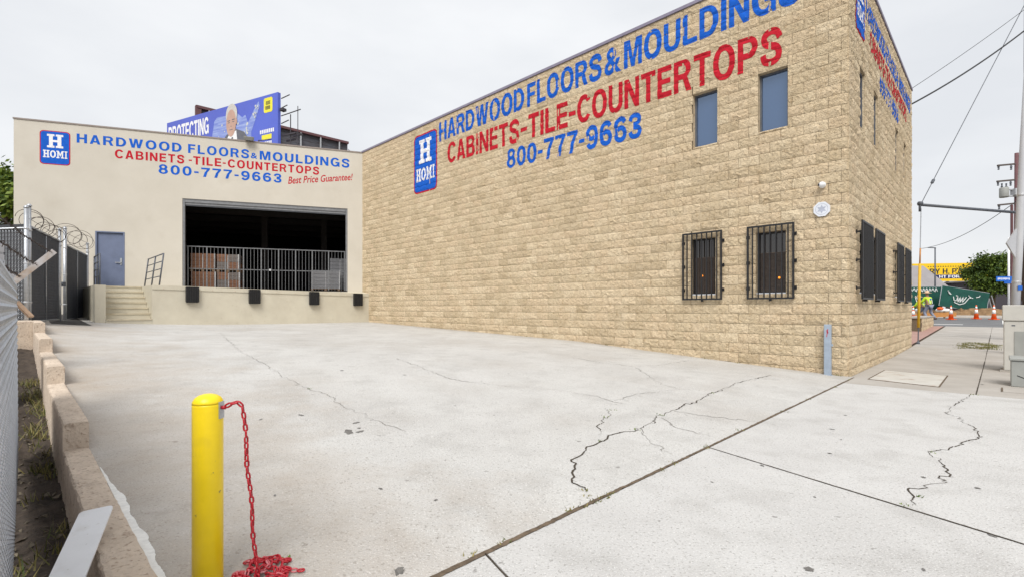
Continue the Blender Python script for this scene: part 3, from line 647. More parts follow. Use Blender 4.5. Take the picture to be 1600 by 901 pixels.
for rank, (ar, (side, c, full)) in enumerate(jobs):
    a0, a1, z0, z1 = c; F = FF[side]
    if full:
        vi = rnd.randrange(len(variants)); vs_, fs_ = variants[vi]
    else: vs_, fs_ = block_geo(a1 - a0, z1 - z0, rnd, max(2, round((a1 - a0) / .058)), 4 if z1 - z0 > .12 else 2)
    remember(side, vs_, fs_, a0, z0)
    if rank < 300:
        key = (side, vi) if full else None
        if key not in vmesh or key is None:
            m = MB(); m.add([F(x, y, z) for x, y, z in vs_], fs_); me = m.mesh('block', M['block'])
            if key: vmesh[key] = me
        else: me = vmesh[key]
        o = link('block', me, bb); o.location = F(a0, 0, z0)
    else:
        stuff[side].add([F(x + a0, y, z + z0) for x, y, z in vs_], fs_)
stuff[0].build('block_courses', M['block'], bb, kind='stuff'); stuff[1].build('block_courses', M['block'], bb, kind='stuff')
# core behind the blocks, with the window reveals
def core(F, length, opens, depth, name):
    xs = sorted({0, length} | {h[0] for h in opens} | {h[1] for h in opens}); zl = sorted({ZB, ZT} | {h[2] for h in opens} | {h[3] for h in opens})
    mb = MB(); y = -.011
    for a0, a1 in zip(xs, xs[1:]):
        for b0, b1 in zip(zl, zl[1:]):
            if any(h[0] <= a0 and a1 <= h[1] and h[2] <= b0 and b1 <= h[3] for h in opens): continue
            mb.add([F(a0, y, b0), F(a1, y, b0), F(a1, y, b1), F(a0, y, b1)], [(0, 1, 2, 3)])
    mb.build(name, M['mortar'], bb)
    return mb
core(LWF, LWL, LW_OPEN, .2, 'wall_core'); core(SFF, SFL, SF_OPEN, .2, 'wall_core')
shell = MB()
shell.add([(0, -SFL, ZB), (LWL, -SFL, ZB), (LWL, -SFL, ZT), (0, -SFL, ZT)], [(0, 1, 2, 3)])
shell.add([(LWL, 0, ZB), (LWL, -SFL, ZB), (LWL, -SFL, ZT), (LWL, 0, ZT)], [(0, 1, 2, 3)])
shell.build('rear_wall', M['block'], bb)
rf = MB(); rf.box((.2, -SFL + .2, ZT - .5), (LWL - .2, -.2, ZT - .4)); rf.build('roof', M['roof_grey'], bb)
cp = MB(); cp.box((-.045, -.22, ZT), (LWL + .02, .05, ZT + .07)); cp.box((-.045, -SFL, ZT), (.22, -.22, ZT + .07)); cp.box((LWL - .2, -SFL, ZT), (LWL + .02, -.22, ZT + .07)); cp.box((.22, -SFL, ZT), (LWL - .2, -SFL + .2, ZT + .07))
cp.build('coping', M['cap_blue'], bb)
# windows
def window(F, h, mt, low, dp=.1):
    a0, a1, z0, z1 = h; fr = MB()
    for q in ((a0, a0 + .035, z0, z1), (a1 - .035, a1, z0, z1), (a0 + .035, a1 - .035, z0, z0 + .035), (a0 + .035, a1 - .035, z1 - .035, z1)):
        pts = [F(x, y, z) for z in (q[2], q[3]) for x, y in ((q[0], -dp - .06), (q[1], -dp - .06), (q[1], -dp), (q[0], -dp))]
        fr.hexa(pts[:4], pts[4:])
    f = fr.build('window', M['black_iron'] if low else M['grey_iron'], bb)
    rv = MB()
    for (p, q) in (((a0, z0), (a1, z0)), ((a1, z0), (a1, z1)), ((a1, z1), (a0, z1)), ((a0, z1), (a0, z0))):
        rv.add([F(p[0], -.002, p[1]), F(q[0], -.002, q[1]), F(q[0], -.2, q[1]), F(p[0], -.2, p[1])], [(0, 1, 2, 3)])
    rv.build('reveal', M['block'], f)
    pn = MB(); pn.add([F(a0 + .035, -dp - .03, z0 + .035), F(a1 - .035, -dp - .03, z0 + .035), F(a1 - .035, -dp - .03, z1 - .035), F(a0 + .035, -dp - .03, z1 - .035)], [(0, 1, 2, 3)])
    pn.build('pane', M[mt], f)
    if low:
        bl = MB(); zb_ = z0 + .04
        while zb_ < z0 + (z1 - z0) * .66:
            pts = [F(x, y, z) for x in (a0 + .04, a1 - .04) for y, z in ((-dp - .028, zb_), (-dp - .012, zb_ + .006), (-dp - .012, zb_ + .009), (-dp - .028, zb_ + .020))]; bl.hexa(pts[:4], pts[4:]); zb_ += .025
        bl.build('blind', M['blind'], f, kind='stuff')
        sl = MB(); pts = [F(x, y, z) for z in (z0 - .012, z0 + .02) for x, y in ((a0, -dp + .002), (a1, -dp + .002), (a1, .0), (a0, .0))]; sl.hexa(pts[:4], pts[4:]); sl.build('sill', M['plaque'], f)
    return f
for h in LW_OPEN: window(LWF, h, 'glass_dark' if h[2] < 3 else 'glass_blue', h[2] < 3)
for h in SF_OPEN: window(SFF, h, 'glass_dark', h[2] < 3, .035)
def grille(F, a0, a1, z0, z1, n, off):
    def bx(x0, x1, y0, y1, b0, b1): m = MB(); pts = [F(x, y, z) for z in (b0, b1) for x, y in ((x0, y0), (x1, y0), (x1, y1), (x0, y1))]; m.hexa(pts[:4], pts[4:]); return m
    t = .035; fr = MB()
    for q in (bx(a0, a0 + t, off, off + .03, z0, z1), bx(a1 - t, a1, off, off + .03, z0, z1), bx(a0 + t, a1 - t, off, off + .03, z0, z0 + t), bx(a0 + t, a1 - t, off, off + .03, z1 - t, z1)): fr.add(q.v, q.f)
    g = fr.build('window_grille', M['black_iron'], bb)
    for k in range(1, n + 1):
        x = a0 + (a1 - a0) * k / (n + 1); bx(x - .011, x + .011, off + .004, off + .026, z0 + t, z1 - t).build('bar', M['black_iron'], g)
    for x in (a0 - .012, a1 - .02):
        for z in (z0 + .22, (z0 + z1) / 2, z1 - .22):
            m = bx(x, x + .03, 0, off + .012, z - .014, z + .014); q = bx(x - .02, x + .05, .02, .034, z - .035, z + .035); m.add(q.v, q.f); m.build('bracket', M['black_iron'], g)
    bx((a0+a1)/2-.02, (a0+a1)/2+.02, 0, off + .01, z0 - .035, z0 + .003).build('bracket', M['black_iron'], g)
grille(LWF, 2.25, 3.14, 1.43, 2.92, 7, .06); grille(LWF, .86, 1.74, 1.43, 2.92, 7, .06)
for a in (.62, 2.09, 5.24, 6.8): grille(SFF, a, a + 1.12, 1.42, 2.93, 9, .10)
for a, z in ((2.76, 1.97), (1.18, 1.86)):
    m = MB(); m.lathe([(.001, -.022), (.016, -.016), (.022, 0), (.016, .016), (.001, .022)], 10, (a, -.105, z)); m.build('indicator_lamp', M['amber'], bb)
# painted lettering on the two faces, following the split faces
def cover(side):
    tree = BVHTree.FromPolygons(bv[side], bf[side])
    F = FF[side]
    def fn(x, z, off):
        h = tree.ray_cast(Vector((x, .3, z)), Vector((0, -1, 0)), .5)
        y = h[0].y if h[0] is not None and h[0].y > -.012 else -.009
        return F(x, y + off, z)
    return fn
zl = []
z = ZB
while z < ZT: zl += [z - .0055, z, z + .0055] + [z + .029 * k for k in range(1, 7)]; z += CH
zl.sort()
def sign(side, words, logo, gs):
    fn = cover(side); xs = lin(0, 18, int(18 / gs))
    for nm, body, x0, x1, zL, zR, mt, bold in words:
        flat_print(nm, place2d(words2d(body), x0, x1, zL, zR), mt, bb, fn, .006, (xs, zl))
    x0, x1, b0, b1 = logo
    for k, (nm, mt, polys) in enumerate(logo_layers()):
        flat_print(nm, place2d(polys, x0, x1, (b0, b1), (b0, b1)), mt, bb, fn, .006 + .004 * k, (xs, zl))
cb = lambda s: (6.13 + (s - 1.1) * .0184, 6.86 + (s - 1.1) * .0156)
Hh = lambda s: (7.20, 7.88)
ph = lambda s: (5.40 + (s - 4.2) * .033, 6.02 + (s - 4.2) * .0235)
BD = .045
words = []
for body, a, b, f, mt in (('HARDWOOD', 12.32, 8.12, Hh, 'sign_blue'), ('FLOORS', 8.0, 5.36, Hh, 'sign_blue'), ('&', 5.27, 4.78, Hh, 'sign_blue'), ('MOULDINGS', 4.69, .75, Hh, 'sign_blue'),
                          ('CABINETS', 11.83, 8.33, cb, 'sign_red'), ('TILE', 7.95, 6.47, cb, 'sign_red'), ('COUNTERTOPS', 6.15, 1.09, cb, 'sign_red'), ('800-777-9663', 8.86, 4.2, ph, 'sign_blue')):
    words.append(('painted_lettering', body, a, b, f(a), f(b), mt, BD))
dash = lambda a, b, f, mt: ('painted_lettering', 'I', a, b, tuple(f(a)[0] + (f(a)[1] - f(a)[0]) * k for k in (.37, .54)), tuple(f(b)[0] + (f(b)[1] - f(b)[0]) * k for k in (.37, .54)), mt, 0)
words += [dash(8.27, 8.0, cb, 'sign_red'), dash(6.44, 6.2, cb, 'sign_red')]
sign(0, words, (13.9, 12.44, 5.55, 7.74), .03)
sf = [('painted_lettering', b, x0, x1, z_, z_, mt, BD) for b, x0, x1, z_, mt in (('HARDWOOD FLOORS & MOULDINGS', 1.62, 8.62, (7.20, 7.64), 'sign_blue'), ('CABINETS-TILE-COUNTERTOPS', 2.0, 7.75, (6.70, 7.12), 'sign_red'), ('800-777-9663', 3.2, 6.1, (6.22, 6.60), 'sign_blue'))]
sign(1, sf, (.55, 1.42, 6.62, 7.93), .03)

# small things on and beside the block wall
cc = thing('security_camera', W(.393, .03, 3.557), LOT_ROT, 'small white dome security camera on the block wall above the octagonal plaque', 'camera')
m = MB(); m.lathe([(.055, 0), (.06, .02), (.055, .035)], 20); o = m.build('base', M['white_plastic'], cc, True); o.rotation_euler = (R(-90), 0, 0)
m = MB(); m.lathe([(.002, -.055), (.03, -.047), (.05, -.02), (.055, 0), (.05, .025), (.03, .048), (.002, .055)], 18); o = m.build('ball', M['white_plastic'], cc, True); o.location = (0, .06, 0)
m = MB(); m.lathe([(.026, 0), (.024, .012), (.002, .014)], 14); o = m.build('lens', M['lens'], cc, True); o.location = (.045, .085, 0); o.rotation_euler = (R(-90), 0, R(-55))
pl = thing('octagonal_plaque', W(.405, .045, 3.105), LOT_ROT, 'pale octagonal plaque with a grey star fixed to the block wall below the camera', 'plaque')
def ngon(n, r, y0, y1, rot=0): m = MB(); pts = [(r*math.cos(2*math.pi*k/n + rot), r*math.sin(2*math.pi*k/n + rot)) for k in range(n)]; m.hexa([(x, y0, z) for x, z in pts], [(x, y1, z) for x, z in pts]); return m
ngon(8, .145, -.03, .006, R(22.5)).build('plate', M['plaque'], pl)
m = MB()
for k in range(24):
    a, b = 2*math.pi*k/24, 2*math.pi*(k+1)/24; m.add([(q*math.cos(t), .008, q*math.sin(t)) for t, q in ((a,.105),(b,.105),(b,.098),(a,.098))], [(0,1,2,3)])
m.build('ring', M['plaque_mark'], pl)
m = MB(); pts = [((.082 if k % 2 == 0 else .042)*math.sin(2*math.pi*k/12), .010, (.082 if k % 2 == 0 else .042)*math.cos(2*math.pi*k/12)) for k in range(12)]
m.add([(0, .010, 0)] + pts, [(0, k + 1, (k + 1) % 12 + 1) for k in range(12)]); m.build('star', M['plaque_mark'], pl)
bp = thing('steel_post', W(.295, .10, .0), LOT_ROT, 'grey blue square steel post with red mark beside the block wall corner', 'post')
m = MB(); m.box((-.055, -.05, -.2), (.055, .05, .95)); bevel(m.build('shaft', M['steel_blue'], bp), .008)
m = MB(); m.box((-.085, .0, .55), (-.056, .03, .59)); m.build('lug', M['steel_blue'], bp)
m = MB(); m.box((-.075, -.07, .0), (.075, .07, .015)); m.build('base_plate', M['steel_blue'], bp)
m = MB()
for a, b in (((-.012, .87), (.008, .72)), ((.008, .85), (-.015, .79)), ((-.02, .80), (.012, .82))): m.bar((a[0], .0515, a[1]), (b[0], .0515, b[1]), .010, .002, (0, 1, 0))
m.build('red_mark', M['sign_red'], bp)

# ------------------------------------------------------------------ warehouse with dock
wh = thing('warehouse', (BR.x, BR.y, 0), BW_ROT, 'cream stucco warehouse with open loading door, blue door and painted store lettering', 'warehouse')
BF = lambda a, o, z: (a, o, z)
BL_, BT = 12.0, 8.03
W_OPEN = [(.64, 6.805, 1.9, 5.56), (8.69, 9.606, 2.01, 4.13)]
xs = sorted({-.6, BL_} | {q for h in W_OPEN for q in h[:2]}); zz = sorted({.2, BT} | {q for h in W_OPEN for q in h[2:]})
fw = MB(); th = .25
for a0, a1 in zip(xs, xs[1:]):
    for b0, b1 in zip(zz, zz[1:]):
        if any(h[0] <= a0 and a1 <= h[1] and h[2] <= b0 and b1 <= h[3] for h in W_OPEN): continue
        fw.add([BF(a0, 0, b0), BF(a1, 0, b0), BF(a1, 0, b1), BF(a0, 0, b1)], [(0, 1, 2, 3)])
        fw.add([BF(a0, -th, b0), BF(a1, -th, b0), BF(a1, -th, b1), BF(a0, -th, b1)], [(0, 1, 2, 3)])
for h in W_OPEN:
    for (p, q) in (((h[0], h[2]), (h[1], h[2])), ((h[1], h[2]), (h[1], h[3])), ((h[1], h[3]), (h[0], h[3])), ((h[0], h[3]), (h[0], h[2]))):
        fw.add([BF(p[0], 0, p[1]), BF(q[0], 0, q[1]), BF(q[0], -th, q[1]), BF(p[0], -th, p[1])], [(0, 1, 2, 3)])
fw.build('front_wall', M['stucco'], wh)
sw = MB(); sw.box((BL_ - .25, -16, .2), (BL_, -.001, BT)); sw.build('side_wall', M['stucco'], wh)
rf = MB(); rf.box((-.6, -16, BT - .4), (BL_ - .25, -th, BT - .3)); rf.build('roof', M['roof_grey'], wh)
cp = MB(); cp.box((-.55, -th - .02, BT), (BL_ + .02, .025, BT + .05)); cp.box((BL_ - .27, -16, BT), (BL_ + .02, -th - .02, BT + .05)); cp.build('coping', M['cap'], wh)
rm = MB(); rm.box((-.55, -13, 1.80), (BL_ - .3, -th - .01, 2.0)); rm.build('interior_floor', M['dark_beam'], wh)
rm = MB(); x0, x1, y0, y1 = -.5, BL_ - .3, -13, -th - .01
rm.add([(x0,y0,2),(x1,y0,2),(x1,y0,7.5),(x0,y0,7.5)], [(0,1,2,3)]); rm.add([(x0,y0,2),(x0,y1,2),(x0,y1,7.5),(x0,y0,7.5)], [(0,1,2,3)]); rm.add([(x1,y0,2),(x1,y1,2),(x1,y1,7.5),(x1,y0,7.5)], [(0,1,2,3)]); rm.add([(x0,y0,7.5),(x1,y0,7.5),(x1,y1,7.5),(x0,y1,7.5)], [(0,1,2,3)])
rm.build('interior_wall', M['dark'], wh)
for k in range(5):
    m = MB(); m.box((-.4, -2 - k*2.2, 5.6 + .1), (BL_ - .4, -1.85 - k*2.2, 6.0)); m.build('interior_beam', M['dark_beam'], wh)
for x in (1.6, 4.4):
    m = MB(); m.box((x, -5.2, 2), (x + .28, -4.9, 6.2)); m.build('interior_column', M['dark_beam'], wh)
# roll-up door: housing, guides, curtain edge
m = MB(); m.box((.72, -.18, 5.42), (6.73, -.03, 5.52)); m.box((.72, -.16, 5.33), (6.73, -.06, 5.415)); m.box((.72, -.15, 5.525), (6.73, -.02, 5.555)); rd = m.build('rolling_door', M['shutter'], wh)
m = MB(); m.box((.72, -.13, 5.29), (6.73, -.08, 5.325)); m.build('bottom_bar', M['grey_iron'], rd)
for x0 in (.645, 6.73):
    m = MB(); m.box((x0, -.16, 2.0), (x0 + .07, -.02, 5.555)); m.build('door_guide', M['shutter'], wh)
# blue personnel door
m = MB(); m.box((8.74, -.10, 2.03), (9.556, -.055, 4.08)); dr = m.build('door', M['blue_door'], wh)
m = MB()
for q in ((8.69, 8.737, 2.012, 4.128), (9.559, 9.606, 2.012, 4.128)): m.box((q[0], -.13, q[2]), (q[1], .012, q[3]))
m.box((8.737, -.13, 4.083), (9.559, .012, 4.128)); m.build('door_frame', M['blue_door'], wh)
m = MB(); m.box((8.79, -.055, 2.88), (8.85, -.04, 3.14)); m.bar((8.82, -.02, 2.97), (9.0, -.02, 2.97), .02, .03); m.box((8.805, -.045, 2.955), (8.835, -.02, 2.985)); m.build('handle', M['galv'], dr)
m = MB(); m.box((8.74, -.13, 2.012), (9.556, .012, 2.028)); m.build('threshold', M['alu'], dr)
# lettering on the cream wall
fnb = lambda x, z, off: BF(x, off, z)
g1 = lambda t: (7.375 - (10.17 - t) * .004, 7.71)
g2 = lambda t: (6.925, 7.25); g3 = lambda t: (6.46, 6.825)
for body, a, b, f, mt in (('HARDWOOD', 10.17, 6.83, g1, 'sign_blue'), ('FLOORS', 6.61, 4.46, g1, 'sign_blue'), ('&', 4.40, 4.16, lambda t: (7.37, 7.60), 'sign_blue'), ('MOULDINGS', 4.07, .56, g1, 'sign_blue'),
                          ('CABINETS', 9.0, 6.74, g2, 'sign_red'), ('TILE', 6.435, 5.46, g2, 'sign_red'), ('COUNTERTOPS', 5.23, 1.79, g2, 'sign_red'), ('800-777-9663', 7.6, 3.25, g3, 'sign_blue')):
    flat_print('painted_lettering', place2d(words2d(body, .20), a, b, f(a), f(b)), mt, wh, fnb, .004)
for a, b in ((6.59, 6.48), (5.41, 5.30)): flat_print('painted_lettering', [[(a, 7.05), (b, 7.05), (b, 7.10), (a, 7.10)]], 'sign_red', wh, fnb, .004)
flat_print('painted_lettering', place2d(text2d('Best Price Guarantee!', .012, .18), 3.0, .43, (6.43, 6.74), (6.81, 7.10)), 'sign_red', wh, fnb, .004)
for k, (nm, mt, polys) in enumerate(logo_layers()): flat_print(nm, place2d(polys, 11.26, 10.36, (6.49, 7.72), (6.49, 7.72)), mt, wh, fnb, .004 + .003 * k)
# floodlight on the parapet
fl = thing('floodlight', (BR.x + E1.x*4.44, BR.y + E1.y*4.44, BT), BW_ROT, 'small grey floodlight on the warehouse parapet below the blue billboard', 'floodlight')
m = MB(); m.hexa([(-.17, .03, .06), (.17, .03, .06), (.17, .26, -.02), (-.17, .26, -.02)], [(-.17, .06, .2), (.17, .06, .2), (.17, .30, .13), (-.17, .30, .13)]); bevel(m.build('housing', M['lamp_grey'], fl), .015)
m = MB(); m.box((-.03, -.05, .02), (.03, .08, .09)); m.build('bracket', M['grey_iron'], fl)

# security gate across the opening
sg = thing('folding_gate', (BR.x, BR.y, 0), BW_ROT, 'grey steel bar security gate closed across the open loading door', 'gate')
bar_m = MB(); bar_m.box((-.007, -.007, 0), (.007, .007, 1.68)); bar_me = bar_m.mesh('bar', M['gate_steel'])
st_m = MB(); st_m.box((-.022, -.015, 0), (.022, .015, 1.72)); st_me = st_m.mesh('stile', M['gate_steel'])
for k in range(46):
    x = .76 + k * .132
    o = link('stile' if k % 5 == 0 else 'bar', st_me if k % 5 == 0 else bar_me, sg); o.location = (x, -.34, 2.012)
m = MB(); m.box((.73, -.36, 3.70), (6.74, -.32, 3.735)); m.build('top_rail', M['gate_steel'], sg)
m = MB(); m.box((.73, -.366, 2.82), (6.74, -.356, 2.85)); m.build('middle_rail', M['gate_steel'], sg)
m = MB(); m.box((3.68, -.32, 2.80), (3.76, -.29, 2.88)); m.build('lock', M['alu'], sg)

def carton_stack(x, y, wx, wy, rows, mats, label, zb=2.0):
    t = thing('pallet_load', BR + E1 * x + Vector((-E1.y, E1.x, 0)) * y + Vector((0, 0, zb)), BW_ROT, label, 'pallet load', 'cartons stacked behind the gate')
    z = 0
    m = MB()
    for k in range(3): m.box((-wx/2 + k*(wx-.1)/2, -wy/2, 0), (-wx/2 + .1 + k*(wx-.1)/2, wy/2, .08))
    for k in range(5): m.box((-wx/2, -wy/2 + k*(wy-.1)/4, .082), (wx/2, -wy/2 + .1 + k*(wy-.1)/4, .10))
    m.build('pallet', M['pallet'], t)
    z = .102
    for r in range(rows):
        for c in range(2):
            m = MB(); m.box((-wx/2 + c*wx/2 + .006, -wy/2, z), (-wx/2 + (c+1)*wx/2 - .006, wy/2, z + .155)); bevel(m.build('carton', M[mats[(r // 2 + c) % len(mats)]], t), .006)
        z += .16
    m = MB(); m.box((-wx/2 - .004, wy/2 + .001, .1), (-wx/2 + .04, wy/2 + .006, z)); m.box((-.012, wy/2 + .001, .1), (.012, wy/2 + .005, z - .05)); m.build('stretch_film', M['film'], t)
    return z
for i, (x, y, ms, lb) in enumerate(((6.25, -1.15, ['carton'], 'brown carton pallet load at the left edge of the loading door'), (5.35, -1.2, ['carton', 'carton_grey'], 'shrink-wrapped brown and grey cartons, second load from the left of the loading door'))):
    h = carton_stack(x, y, .84 if i else .9, .9, 4, ms, 'lower ' + lb)
    carton_stack(x + .02, y, .82 if i else .88, .9, 4, ms, 'upper ' + lb, 2.0 + h)
carton_stack(1.55, -1.1, 1.2, .9, 5, ['carton_film'], 'low grey wrapped carton pallet load near the right of the loading door')
carton_stack(.95, -2.1, .9, .8, 9, ['carton_film'], 'tall grey wrapped carton load at the right edge of the loading door')

# dock, in lot coordinates
dk = thing('loading_dock', W(17.32, 0, 0), LOT_ROT, 'cream painted concrete loading dock with black bumpers and side steps', 'loading dock')
wl = lambda p: .56 + .4884 * p          # warehouse face measured from the dock front
m = MB(); zl_, zr_ = 1.985, 1.87
top = [(0, 0, zr_), (0, 7.65, zl_), (wl(7.65) - .005, 7.65, 1.997), (wl(0) - .005, 0, 1.95)]
m.hexa([(x, y, .3) for x, y, z in top], [(x, y, z - .001) for x, y, z in top]); m.build('platform', M['dock'], dk)
m = MB(); ed = [(-.022, .03, zr_ - .13), (.0, .03, zr_ - .13), (0, .03, zr_ + .006), (-.022, .03, zr_ + .006)]; e2 = [(-.022, 7.65, zl_ - .13), (0, 7.65, zl_ - .13), (0, 7.65, zl_ + .006), (-.022, 7.65, zl_ + .006)]
m.hexa(ed, e2); lip = m.build('edge_angle', M['dock'], dk)
for k in range(11):
    p = .35 + k * .7; m = MB(); z = zr_ + (zl_ - zr_) * p / 7.65 - .07; m.lathe([(.018, 0), (.016, .008), (.004, .012)], 8); o = m.build('bolt', M['curb'], lip); o.location = (-.022, p, z - .03); o.rotation_euler = (0, R(-90), 0)
for p0, p1 in ((.39, .74), (2.26, 2.60), (4.45, 4.79), (6.39, 6.73)):
    zt = zr_ + (zl_ - zr_) * (p0 / 7.65) - .01; m = MB()
    for k in range(5): m.box((-.14, p0 + (p1-p0)*k/5 + .003, zt - .52), (-.023, p0 + (p1-p0)*(k+1)/5 - .003, zt))
    b_ = m.build('dock_bumper', M['rubber'], dk)
    m = MB(); m.box((-.13, p0 - .018, zt - .5), (-.023, p0 - .001, zt - .01)); m.box((-.13, p1 + .001, zt - .5), (-.023, p1 + .018, zt - .01)); m.build('angle_bracket', M['black_iron'], b_)
nst = 7; gb = .74; rise = (1.99 - gb) / nst
for k in range(nst):
    m = MB(); last = k == nst - 1; x0 = k * .30
    m.box((x0, 7.655, .3), ((wl(7.8) - .01) if last else x0 + .30 - .001, 8.795, gb + rise * (k + 1)))
    stp = m.build('step', M['dock'], dk); m = MB(); m.box((x0 - .02, 7.66, gb + rise*(k+1) - .045), (x0 - .001, 8.79, gb + rise*(k+1) + .002)); m.build('nosing', M['step_nose'], stp)
m = MB(); m.hexa([(0, 8.80, .3), (0, 9.06, .3), (wl(9.06) - .02, 9.06, .3), (wl(8.8) - .02, 8.80, .3)], [(0, 8.80, 1.95), (0, 9.06, 1.95), (wl(9.06) - .02, 9.06, 1.95), (wl(8.8) - .02, 8.80, 1.95)]); m.build('cheek_wall', M['dock'], dk)
def railing(x0, x1, y, lean, zb, ht, nbar, label, mt):
    t = thing('handrail', dk.location.copy() + Vector(W(0, 0, 0)) * 0, LOT_ROT, label, 'handrail', 'handrails beside the dock steps')
    posts = lin(x0, x1, 2) if nbar > 3 else [x0, x1]
    for x in posts:
        m = MB(); m.tube([(x, y, zb), (x, y - lean, zb + ht)], .022, 8); m.build('post', mt, t, True)
    for k in range(nbar):
        q = (k + 1) / nbar; zz_ = zb + .06 + (ht - .06) * q if k < nbar - 1 else zb + ht
        q = (zz_ - zb) / ht; m = MB(); m.tube([(x0 - .01, y - lean*q, zz_), (x1 + .01, y - lean*q, zz_)], .02 if k == nbar - 1 else .016, 8); m.build('rail', mt, t, True)
railing(.25, 2.9, 7.42, .12, 1.985, 1.05, 4, 'dark grey leaning tubular handrail on the dock, right of the steps', M['grey_iron'])
railing(.15, 1.6, 8.93, 0, 1.95, .95, 4, 'dark grey tubular handrail on the cheek wall, left of the steps', M['grey_iron'])

# ------------------------------------------------------------------ left side: stepped curb, fences, gate
cu = thing('stepped_curb', W(0, 10.31, 0), LOT_ROT, 'tan concrete block curb wall stepping up along the left edge of the lot', 'curb wall')
steps = [(-2.2, 3.17, .15), (3.17, 6.0, .356), (6.0, 8.75, .559), (8.75, 11.6, .762), (11.6, 14.2, .965)]
for i, (s0, s1, zt) in enumerate(steps):
    n = 7 if i == 0 else 3
    m = MB(); nn = max(6, int((s1 - s0) / .05)); rr = random.Random(i)
    prof = [(.0, -1), (.0, -.018), (.008, -.003), (.03, 0), (.08, .001), (.13, 0), (.150, -.004), (.158, -.02), (.158, -1)]
    for j in range(nn + 1):
        s = s0 + .002 + (s1 - s0 - .004) * j / nn
        for (y, dz) in prof: m.v.append((s, y + rr.gauss(0, .0022), (zt + dz + rr.gauss(0, .0022)) if dz > -.5 else zt - .75))
    np_ = len(prof)
    for j in range(nn):
        for k in range(np_ - 1): m.f.append((j*np_+k, j*np_+k+1, (j+1)*np_+k+1, (j+1)*np_+k))
    m.f += [tuple(range(np_ - 1, -1, -1)), tuple(nn*np_ + k for k in range(np_))]
    m.build('curb_block', M['curb'], cu, True if False else False)
    if i == 4: m = MB(); m.box((12.6, .16, .3), (14.1, .42, .97)); m.build('curb_block', M['curb'], cu)

def chainlink(name, parent, P0, P1, z0, z1, dia, mt, r=.0018, jit=None, kind='stuff', lean=0):
    """zigzag wires between two ground points"""
    P0 = Vector(P0); P1 = Vector(P1); d = P1 - P0; Ln = d.length; d.normalize(); nrm = Vector((-d.y, d.x, 0)); mb = MB()
    n = int(Ln / dia); nz_ = int((z1 - z0) / (dia / 2 * 1.0))
    for i in range(n):
        pts = []
        for j in range(nz_ + 1):
            x = i * dia + (dia * .5 if j % 2 else -.0) ; q = P0 + d * min(Ln, x + (dia * .02)); q = q + nrm * (.004 if j % 2 else -.004) + nrm * ((lean[0] + (lean[1] - lean[0]) * i / n) if isinstance(lean, tuple) else lean) * (j / nz_)
            pts.append(Vector((q.x, q.y, z0 + (z1 - z0) * j / nz_)))
        mb.tube(pts, r, 3, False)
        pts = [Vector((2 * (P0 + d * (i*dia + dia*.5)).x - q.x, 2 * (P0 + d * (i*dia + dia*.5)).y - q.y, q.z)) if False else q + d * (dia * .5 if k % 2 == 0 else -dia * .5) for k, q in enumerate(pts)]
        mb.tube(pts, r, 3, False)
    return mb.build(name, M[mt], parent, kind=kind)
nf = thing('near_fence', W(0, 10.72, 0), LOT_ROT, 'chain link fence backed with pale tarp running along the left edge beside the camera', 'fence')
fs0, fs1, ftz = -.45, 4.55, 1.47
dB = lambda x: .0464 - .0087 * (x + 1.97)
dT = lambda x: .097 - .0157 * (x + 1.97)
chainlink('chain_link', nf, (fs0, dB(fs0), 0), (fs1, dB(fs1), 0), -.12, ftz, .06, 'galv', .0014, lean=(dT(fs0) - dB(fs0), dT(fs1) - dB(fs1)))
m = MB(); rr = random.Random(6); nx = 60
for i in range(nx + 1):
    x = fs0 + (fs1 - fs0) * i / nx
    for j in range(9):
        q = j / 8; m.v.append((x, dB(x) + (dT(x) - dB(x)) * q + .007 + rr.uniform(0, .006), -.1 + (ftz - .02 + .1) * q - (rr.uniform(0, .05) if j == 8 else 0)))
for i in range(nx):
    for j in range(8): m.f.append((i*9+j, (i+1)*9+j, (i+1)*9+j+1, i*9+j+1))
tarp = m.build('tarp', M['slat'], nf); md = tarp.modifiers.new('thickness', 'SOLIDIFY'); md.thickness = .002
for x in (fs0, 2.2, fs1):
    m = MB(); m.tube([(x, dB(x) + .045, -.3), (x, dT(x) + .045, ftz + .06)], .03, 10); m.build('post', M['galv'], nf, True)
m = MB(); m.tube([(fs0, dT(fs0) + .05, ftz - .01), (fs1, dT(fs1) + .05, ftz - .01)], .018, 8); m.build('top_rail', M['galv'], nf, True)
a, b = Vector((fs1, .05, 1.45)), Vector((fs1, -.26, 1.80)); m = MB(); m.bar(a, b, .05, .05, (1, 0, 0)); m.build('barb_arm', M['rusty_arm'], nf)
for q, e in (((-.243, 1.785), (.18, 1.60)), ((-.138, 1.665), (.13, 1.50)), ((-.03, 1.545), (.10, 1.44))):
    q, e = Vector((fs1, q[0], q[1])), Vector((fs0, e[0], e[1]))
    pts = [q.lerp(e, t / 24) + Vector((0, random.gauss(0, .002), -.02 * math.sin(math.pi * t / 24) + random.gauss(0, .003))) for t in range(25)]
    m = MB(); m.tube(pts, .004, 4)
    for t in range(1, 24):
        for _ in range(2): dv = Vector((random.gauss(0, 1), random.gauss(0, 1), random.gauss(0, 1))).normalized() * .014; m.tube([pts[t] - dv, pts[t] + dv], .002, 3)
    m.build('barbed_wire', M['rust'], nf)

